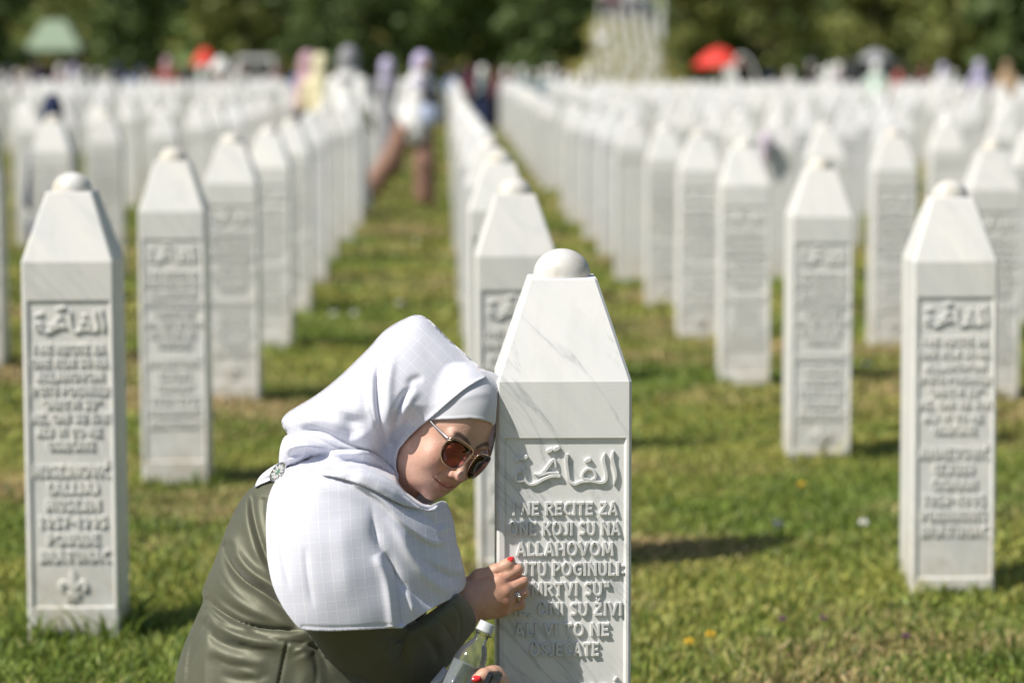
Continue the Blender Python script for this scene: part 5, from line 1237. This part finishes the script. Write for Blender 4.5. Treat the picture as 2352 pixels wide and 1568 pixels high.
# ------------------------------------------------------------------ trees
def tree(px, Z, width_px, height, mat, label, z0=.6, nclump=60, leaf=.34, seed=0, dark=None):
    r = np.random.default_rng(seed+abs(int(px))); x = (px-1023)/FD*Z; rad = width_px/FD*Z/2; y = Z+rad*.6; gz = float(ground_z(x, y))
    rt = empty('tree', (x, y, gz)); tag(rt, label, 'tree', 'trees behind the cemetery')
    mb = MB(); th = height*.75
    mb.tube([(0, 0, -.2), (.05, 0, th*.3), (-.05, .05, th*.65), (0, 0, th)], [rad*.09+.08, rad*.07+.06, rad*.045+.03, .03], 9)
    for k in range(7):
        a = r.uniform(0, 6.28); zz = th*r.uniform(.18, .8); e = np.array([math.cos(a)*rad*.75, math.sin(a)*rad*.75, zz+rad*.35])
        mb.tube([(0, 0, zz), tuple(e*.5+np.array([0, 0, zz*.45])), tuple(e)], [.09, .06, .02], 6)
    mb.build('trunk', M_BARK, rt, True)
    cc = []; 
    while len(cc) < nclump:
        u = r.uniform(-1, 1, 3); n_ = np.linalg.norm(u)
        if n_ > 1 or (n_ < .45 and r.random() < .7): continue
        wob = 1+.22*math.sin(3*math.atan2(u[1], u[0])+seed)+r.uniform(-.12, .12)
        cc.append((u[0]*rad*wob, u[1]*rad*.8*wob, z0+(height-z0)*(u[2]*.5+.5)))
    cc = np.array(cc); m = 75; N = len(cc)*m
    ctr = np.repeat(cc, m, 0); crad = np.repeat(r.uniform(.20, .40, len(cc))*rad*.9+.25, m)
    u = r.normal(size=(N, 3)); u /= np.linalg.norm(u, axis=1)[:, None]; c = ctr+u*crad[:, None]*r.uniform(.5, 1.05, (N, 1))*np.array([1, 1, .75])
    nrm = u+r.normal(scale=.6, size=(N, 3)); nrm /= np.linalg.norm(nrm, axis=1)[:, None]; a = np.cross(nrm, r.normal(size=(N, 3))); a /= np.linalg.norm(a, axis=1)[:, None]; b = np.cross(nrm, a)
    L_ = leaf*r.uniform(.6, 1.3, (N, 1)); Wd = L_*.55
    v = np.stack([c-a*L_*.5, c+b*Wd*.5, c+a*L_*.5, c-b*Wd*.5], 1).reshape(-1, 3)
    v[:, 2] = np.maximum(v[:, 2], .12)
    mesh_np('crown', v, np.arange(N*4).reshape(N, 4), mat, rt, False)
TREES = [(-30, 86, 190, 9, 0, 'near-black leafy tree at the far left edge', 1.2), (305, 98, 190, 8, 0, 'dark round tree right of the green roofed pavilion', .5), (205, 126, 260, 9, 1, 'yellowish tree standing behind the green roofed pavilion', .5),
         (560, 104, 230, 9, 1, 'olive yellow tree between dark trees on the left', .5), (690, 118, 160, 8, 0, 'dark narrow tree right of the olive yellow one', .5), (835, 100, 270, 8.5, 0, 'wide dark green tree above the pale scarfed women', .5), (960, 116, 150, 9, 2, 'mid green tree half behind the wide dark one', .5),
         (1080, 104, 240, 9, 2, 'mid green tree above the path\'s end', .5), (1255, 98, 190, 8.5, 0, 'dark green tree left of the grave slope', .4),
         (1605, 108, 190, 9, 1, 'olive tree just right of the grave slope', .7), (1790, 96, 300, 10, 1, 'large olive tree above the red parasol', 2.0), (2020, 88, 330, 11, 1, 'large olive tree over the grey parasol', 1.9), (2215, 84, 300, 11, 1, 'large olive tree with drooping clumps near the right edge', 1.2), (2340, 80, 200, 9, 0, 'dark low tree at the right edge', .3),
         (1700, 112, 260, 8, 0, 'dark shaded tree behind the red parasol', .2), (1950, 104, 330, 8, 0, 'dark shaded tree behind the dark car', .2), (2190, 99, 300, 8, 0, 'dark shaded tree behind the right hand people', .2)]
for i, (px, Z, w, hg, mi, lab, z0) in enumerate(TREES): tree(px, Z, w, hg, M_LEAF[mi], lab, z0, 70, .36, i)
# wooded hill far behind, one mass
V = []; r = np.random.default_rng(3)
N = 26000; X = r.uniform(-75, 75, N); Y = r.uniform(160, 250, N); Zg = ground_z(X, Y)
cl_ = lump(X, Y, .22, 61); keep = cl_ > -.12; X, Y, Zg, cl_ = X[keep], Y[keep], Zg[keep], cl_[keep]; N = len(X)
c = np.stack([X, Y, Zg+r.uniform(0, 1, N)*(2+9*np.clip(cl_+.2, 0, 1))], -1); a = r.normal(size=(N, 3)); a /= np.linalg.norm(a, axis=1)[:, None]; b = np.cross(a, r.normal(size=(N, 3))); b /= np.linalg.norm(b, axis=1)[:, None]
L_ = r.uniform(.5, 1.1, (N, 1)); v = np.stack([c-a*L_, c+b*L_*.6, c+a*L_, c-b*L_*.6], 1).reshape(-1, 3)
tag(mesh_np('woods', v, np.arange(N*4).reshape(N, 4), M_LEAF[2], None, False), 'green wooded hillside far behind the cemetery', kind='stuff')

# ------------------------------------------------------------------ things at the far edge
def parasol(px, Z, wpx, ytop, ybot, mat, label, tilt=0.0, rz=0.0):
    x = (px-1023)/FD*Z; zt = H-(ytop-181)/FD*Z; zb = H-(ybot-181)/FD*Z; rad = wpx/FD*Z/2
    rt = empty('parasol', (x, Z, 0)); tag(rt, label, 'parasol')
    mb = MB(); mb.tube([(0, 0, 0), (0, 0, zt+.05)], .025, 10); mb.build('pole', M_SILVER, rt)
    pr = [(.01, zt)]+[(rad*t, zt-(zt-zb)*(t**1.7)) for t in np.linspace(.15, 1, 8)]; v = []; f = []; n = 8*6
    for i, (q, z) in enumerate(pr):
        for k in range(n):
            a = 2*math.pi*k/n; sc = 1-.10*(i/len(pr))*math.sin(math.pi*((k % 6)/6)); v.append((q*sc*math.cos(a), q*sc*math.sin(a), z+.03*(i/len(pr))*math.sin(math.pi*((k % 6)/6))))
    for i in range(len(pr)-1):
        for k in range(n): f.append((i*n+k, i*n+(k+1) % n, (i+1)*n+(k+1) % n, (i+1)*n+k))
    c = mesh_np('canopy', v, f, mat, rt); c.modifiers.new('thickness', 'SOLIDIFY').thickness = .01; c.rotation_euler = (0, tilt, 0)
    mb = MB()
    for k in range(8):
        a = 2*math.pi*k/8; mb.tube([(0, 0, zt-.06), (rad*.95*math.cos(a), rad*.95*math.sin(a), zb+.01)], .008, 5)
    o = mb.build('ribs', M_BLACK, rt); o.rotation_euler = (0, tilt, 0)
M_RED = plain('canvas_red', (.70, .045, .03), .7); M_GREYC = plain('canvas_grey', (.32, .33, .35), .7); M_WHITEC = plain('canvas_white', (.75, .75, .73), .7)
parasol(1650, 85, 124, 110, 156, M_RED, 'open red parasol at the right far edge of the field')
parasol(476, 92, 62, 112, 152, M_RED, 'small red parasol at the left beside the white van')
parasol(2010, 84, 84, 116, 140, M_GREYC, 'grey parasol over dark clothed people at right')
parasol(511, 90, 56, 132, 165, M_WHITEC, 'white parasol in front of the white van')
def px_root(name, px, Z, label, cat, rz=0.0):
    rt = empty(name, ((px-1023)/FD*Z, Z, 0), rz); tag(rt, label, cat); return rt
def vehicle(px, Z, wpx, ytop, mat, label, name='van', cat='van', rz=0.0):
    rt = px_root(name, px, Z, label, cat, rz); w = wpx/FD*Z; ht = H-(ytop-181)/FD*Z; d = w*2.1
    pr = [(-.5, .25), (-.5, .55), (-.47, .62), (-.40, .98), (-.34, 1.0), (.34, 1.0), (.40, .98), (.47, .62), (.5, .55), (.5, .25), (.42, .16), (-.42, .16)]
    n = len(pr); v = []; f = []
    for y, s_ in ((0, .97), (.06, 1.0), (d*.7, 1.0), (d*.82, .97), (d, .9)):
        for a, b in pr:
            hh = b*ht
            if y > d*.75 and b > .6: hh = ht*(.6 if y > d*.9 else b)
            v.append((a*w*s_, y, hh))
    for i in range(4):
        for k in range(n): f.append((i*n+k, i*n+(k+1) % n, (i+1)*n+(k+1) % n, (i+1)*n+k))
    f.append(tuple(range(n))); f.append(tuple(4*n+k for k in range(n-1, -1, -1))); mesh_np('body', v, f, mat, rt, False)
    gl_ = Mat('window_dark', color=(.03, .035, .04), rough=.08).m
    mb = MB(); mb.add([(-.38*w, -.012, ht*.64), (.38*w, -.012, ht*.64), (.33*w, -.012, ht*.93), (-.33*w, -.012, ht*.93), (-.38*w, .02, ht*.64), (.38*w, .02, ht*.64), (.33*w, .02, ht*.93), (-.33*w, .02, ht*.93)], [(0, 1, 2, 3), (0, 4, 5, 1), (1, 5, 6, 2), (2, 6, 7, 3), (3, 7, 4, 0)]); mb.build('rear_window', gl_, rt)
    for sx in (-1, 1):
        mb = MB(); mb.box((sx*.505*w, d*.4, ht*.76), (.02, d*.5, ht*.26)); mb.build('side_window', gl_, rt)
        mb = MB(); mb.box((sx*.44*w, -.015, ht*.48), (.09*w, .03, ht*.16)); mb.build('tail_light', M_RED, rt)
        for yy in (d*.18, d*.8):
            v, f = lathe([(.02, -.1), (.30, -.1), (.32, -.07), (.32, .07), (.30, .1), (.02, .1)], 20); v = np.array(v)
            o = mesh_np('wheel', np.stack([v[:, 2]+sx*w*.44, v[:, 0]+yy, v[:, 1]+.32], -1), f, M_BLACK, rt)
    mb = MB(); mb.box((0, -.04, ht*.28), (w*.94, .08, ht*.10)); mb.build('bumper', M_BLACK, rt)
vehicle(588, 97, 108, 129, plain('paint_white', (.78, .78, .78), .3, .03), 'white van parked behind the field at left')
vehicle(2015, 74, 150, 138, plain('paint_dark', (.05, .055, .06), .3, .05), 'dark car parked under the trees at right', 'parked_car', 'car')
# pavilion with the pale green roof
rt = px_root('pavilion', 137, 112, 'small pavilion with pale green hipped roof and dark eaves at left', 'pavilion'); M_GR = plain('roof_green', (.24, .32, .22), .6); M_WD = plain('dark_wood', (.05, .04, .03), .8)
w = 1.08; zt, ze = 3.62, 2.52
v = [(-w, -w, ze), (w, -w, ze), (w, w, ze), (-w, w, ze), (-.42, -.3, zt), (.42, -.3, zt), (.42, .3, zt), (-.42, .3, zt), (-w, -w, ze-.12), (w, -w, ze-.12), (w, w, ze-.12), (-w, w, ze-.12)]
mesh_np('roof', v, [(0, 1, 5, 4), (1, 2, 6, 5), (2, 3, 7, 6), (3, 0, 4, 7), (4, 5, 6, 7), (8, 9, 1, 0), (9, 10, 2, 1), (10, 11, 3, 2), (11, 8, 0, 3), (11, 10, 9, 8)], M_GR, rt, False)
mb = MB(); mb.box((0, 0, ze-.22), (1.9, 1.9, .16)); mb.build('eaves_beam', M_WD, rt)
for sx in (-1, 1):
    for sy in (-1, 1): mb = MB(); mb.box((sx*.85, sy*.85, (ze-.3)/2), (.14, .14, ze-.3)); mb.build('post', M_WD, rt)
mb = MB(); mb.box((0, .72, 1.0), (1.56, .1, 2.0)); mb.build('back_wall', M_WD, rt)
# white arched frame and the long white plinth at right
rt = px_root('arched_frame', 1705, 74, 'white curved frame with a white panel under the red parasol', 'frame')
def xz(px, py, Z=74): return np.array([(px-1705)/FD*Z, 0, H-(py-181)/FD*Z])
mb = MB(); mb.tube([xz(1688, 300), xz(1688, 150)]+list(spline([xz(1688, 140), xz(1700, 127), xz(1718, 137), xz(1730, 160), xz(1738, 185)], 5))+[xz(1740, 300)], .035, 8); mb.build('hoop', M_WHITEC, rt, True)
mb = MB(); c = (xz(1680, 235)); mb.box((c[0]-.02, .06, c[2]), (.34, .05, 1.9)); mb.build('panel', M_WHITEC, rt)
rt = px_root('plinth', 1795, 61, 'long white flat topped plinth behind the right hand rows', 'plinth'); mb = MB(); mb.box((0, .4, .58), (1.86, .7, 1.16)); mb.build('block', M_MARBLE2, rt); mb = MB(); mb.box((0, .4, 1.21), (2.0, .84, .09)); mb.build('slab', M_MARBLE2, rt)
for px, Z, lab, gz_ in ((1520, 122, 'thin pale lamp post right of the grave slope', 0), (1377, 120, 'pale post with a round white lamp left of the grave slope', 1)):
    rt = px_root('lamp_post', px, Z, lab, 'lamp post'); z0 = float(ground_z((px-1023)/FD*Z, Z)); mb = MB(); mb.tube([(0, 0, z0-.3), (0, 0, 3), (0, 0, 6.2)], [.06, .05, .04], 10); mb.build('pole', plain('post_grey', (.6, .6, .58), .5, .05), rt, True)
    zl = 2.95 if gz_ else 6.2
    v, f = lathe([(.02, -.24), (.17, -.17), (.24, 0), (.17, .17), (.02, .24)], 16); mesh_np('lamp_globe', np.array(v)+np.array([0.18 if gz_ else 0, 0, zl]), f, M_WHITEC, rt)
    if gz_: mb = MB(); mb.tube([(0, 0, zl+.3), (.18, 0, zl+.26)], .02, 6); mb.build('arm', M_WHITEC, rt)
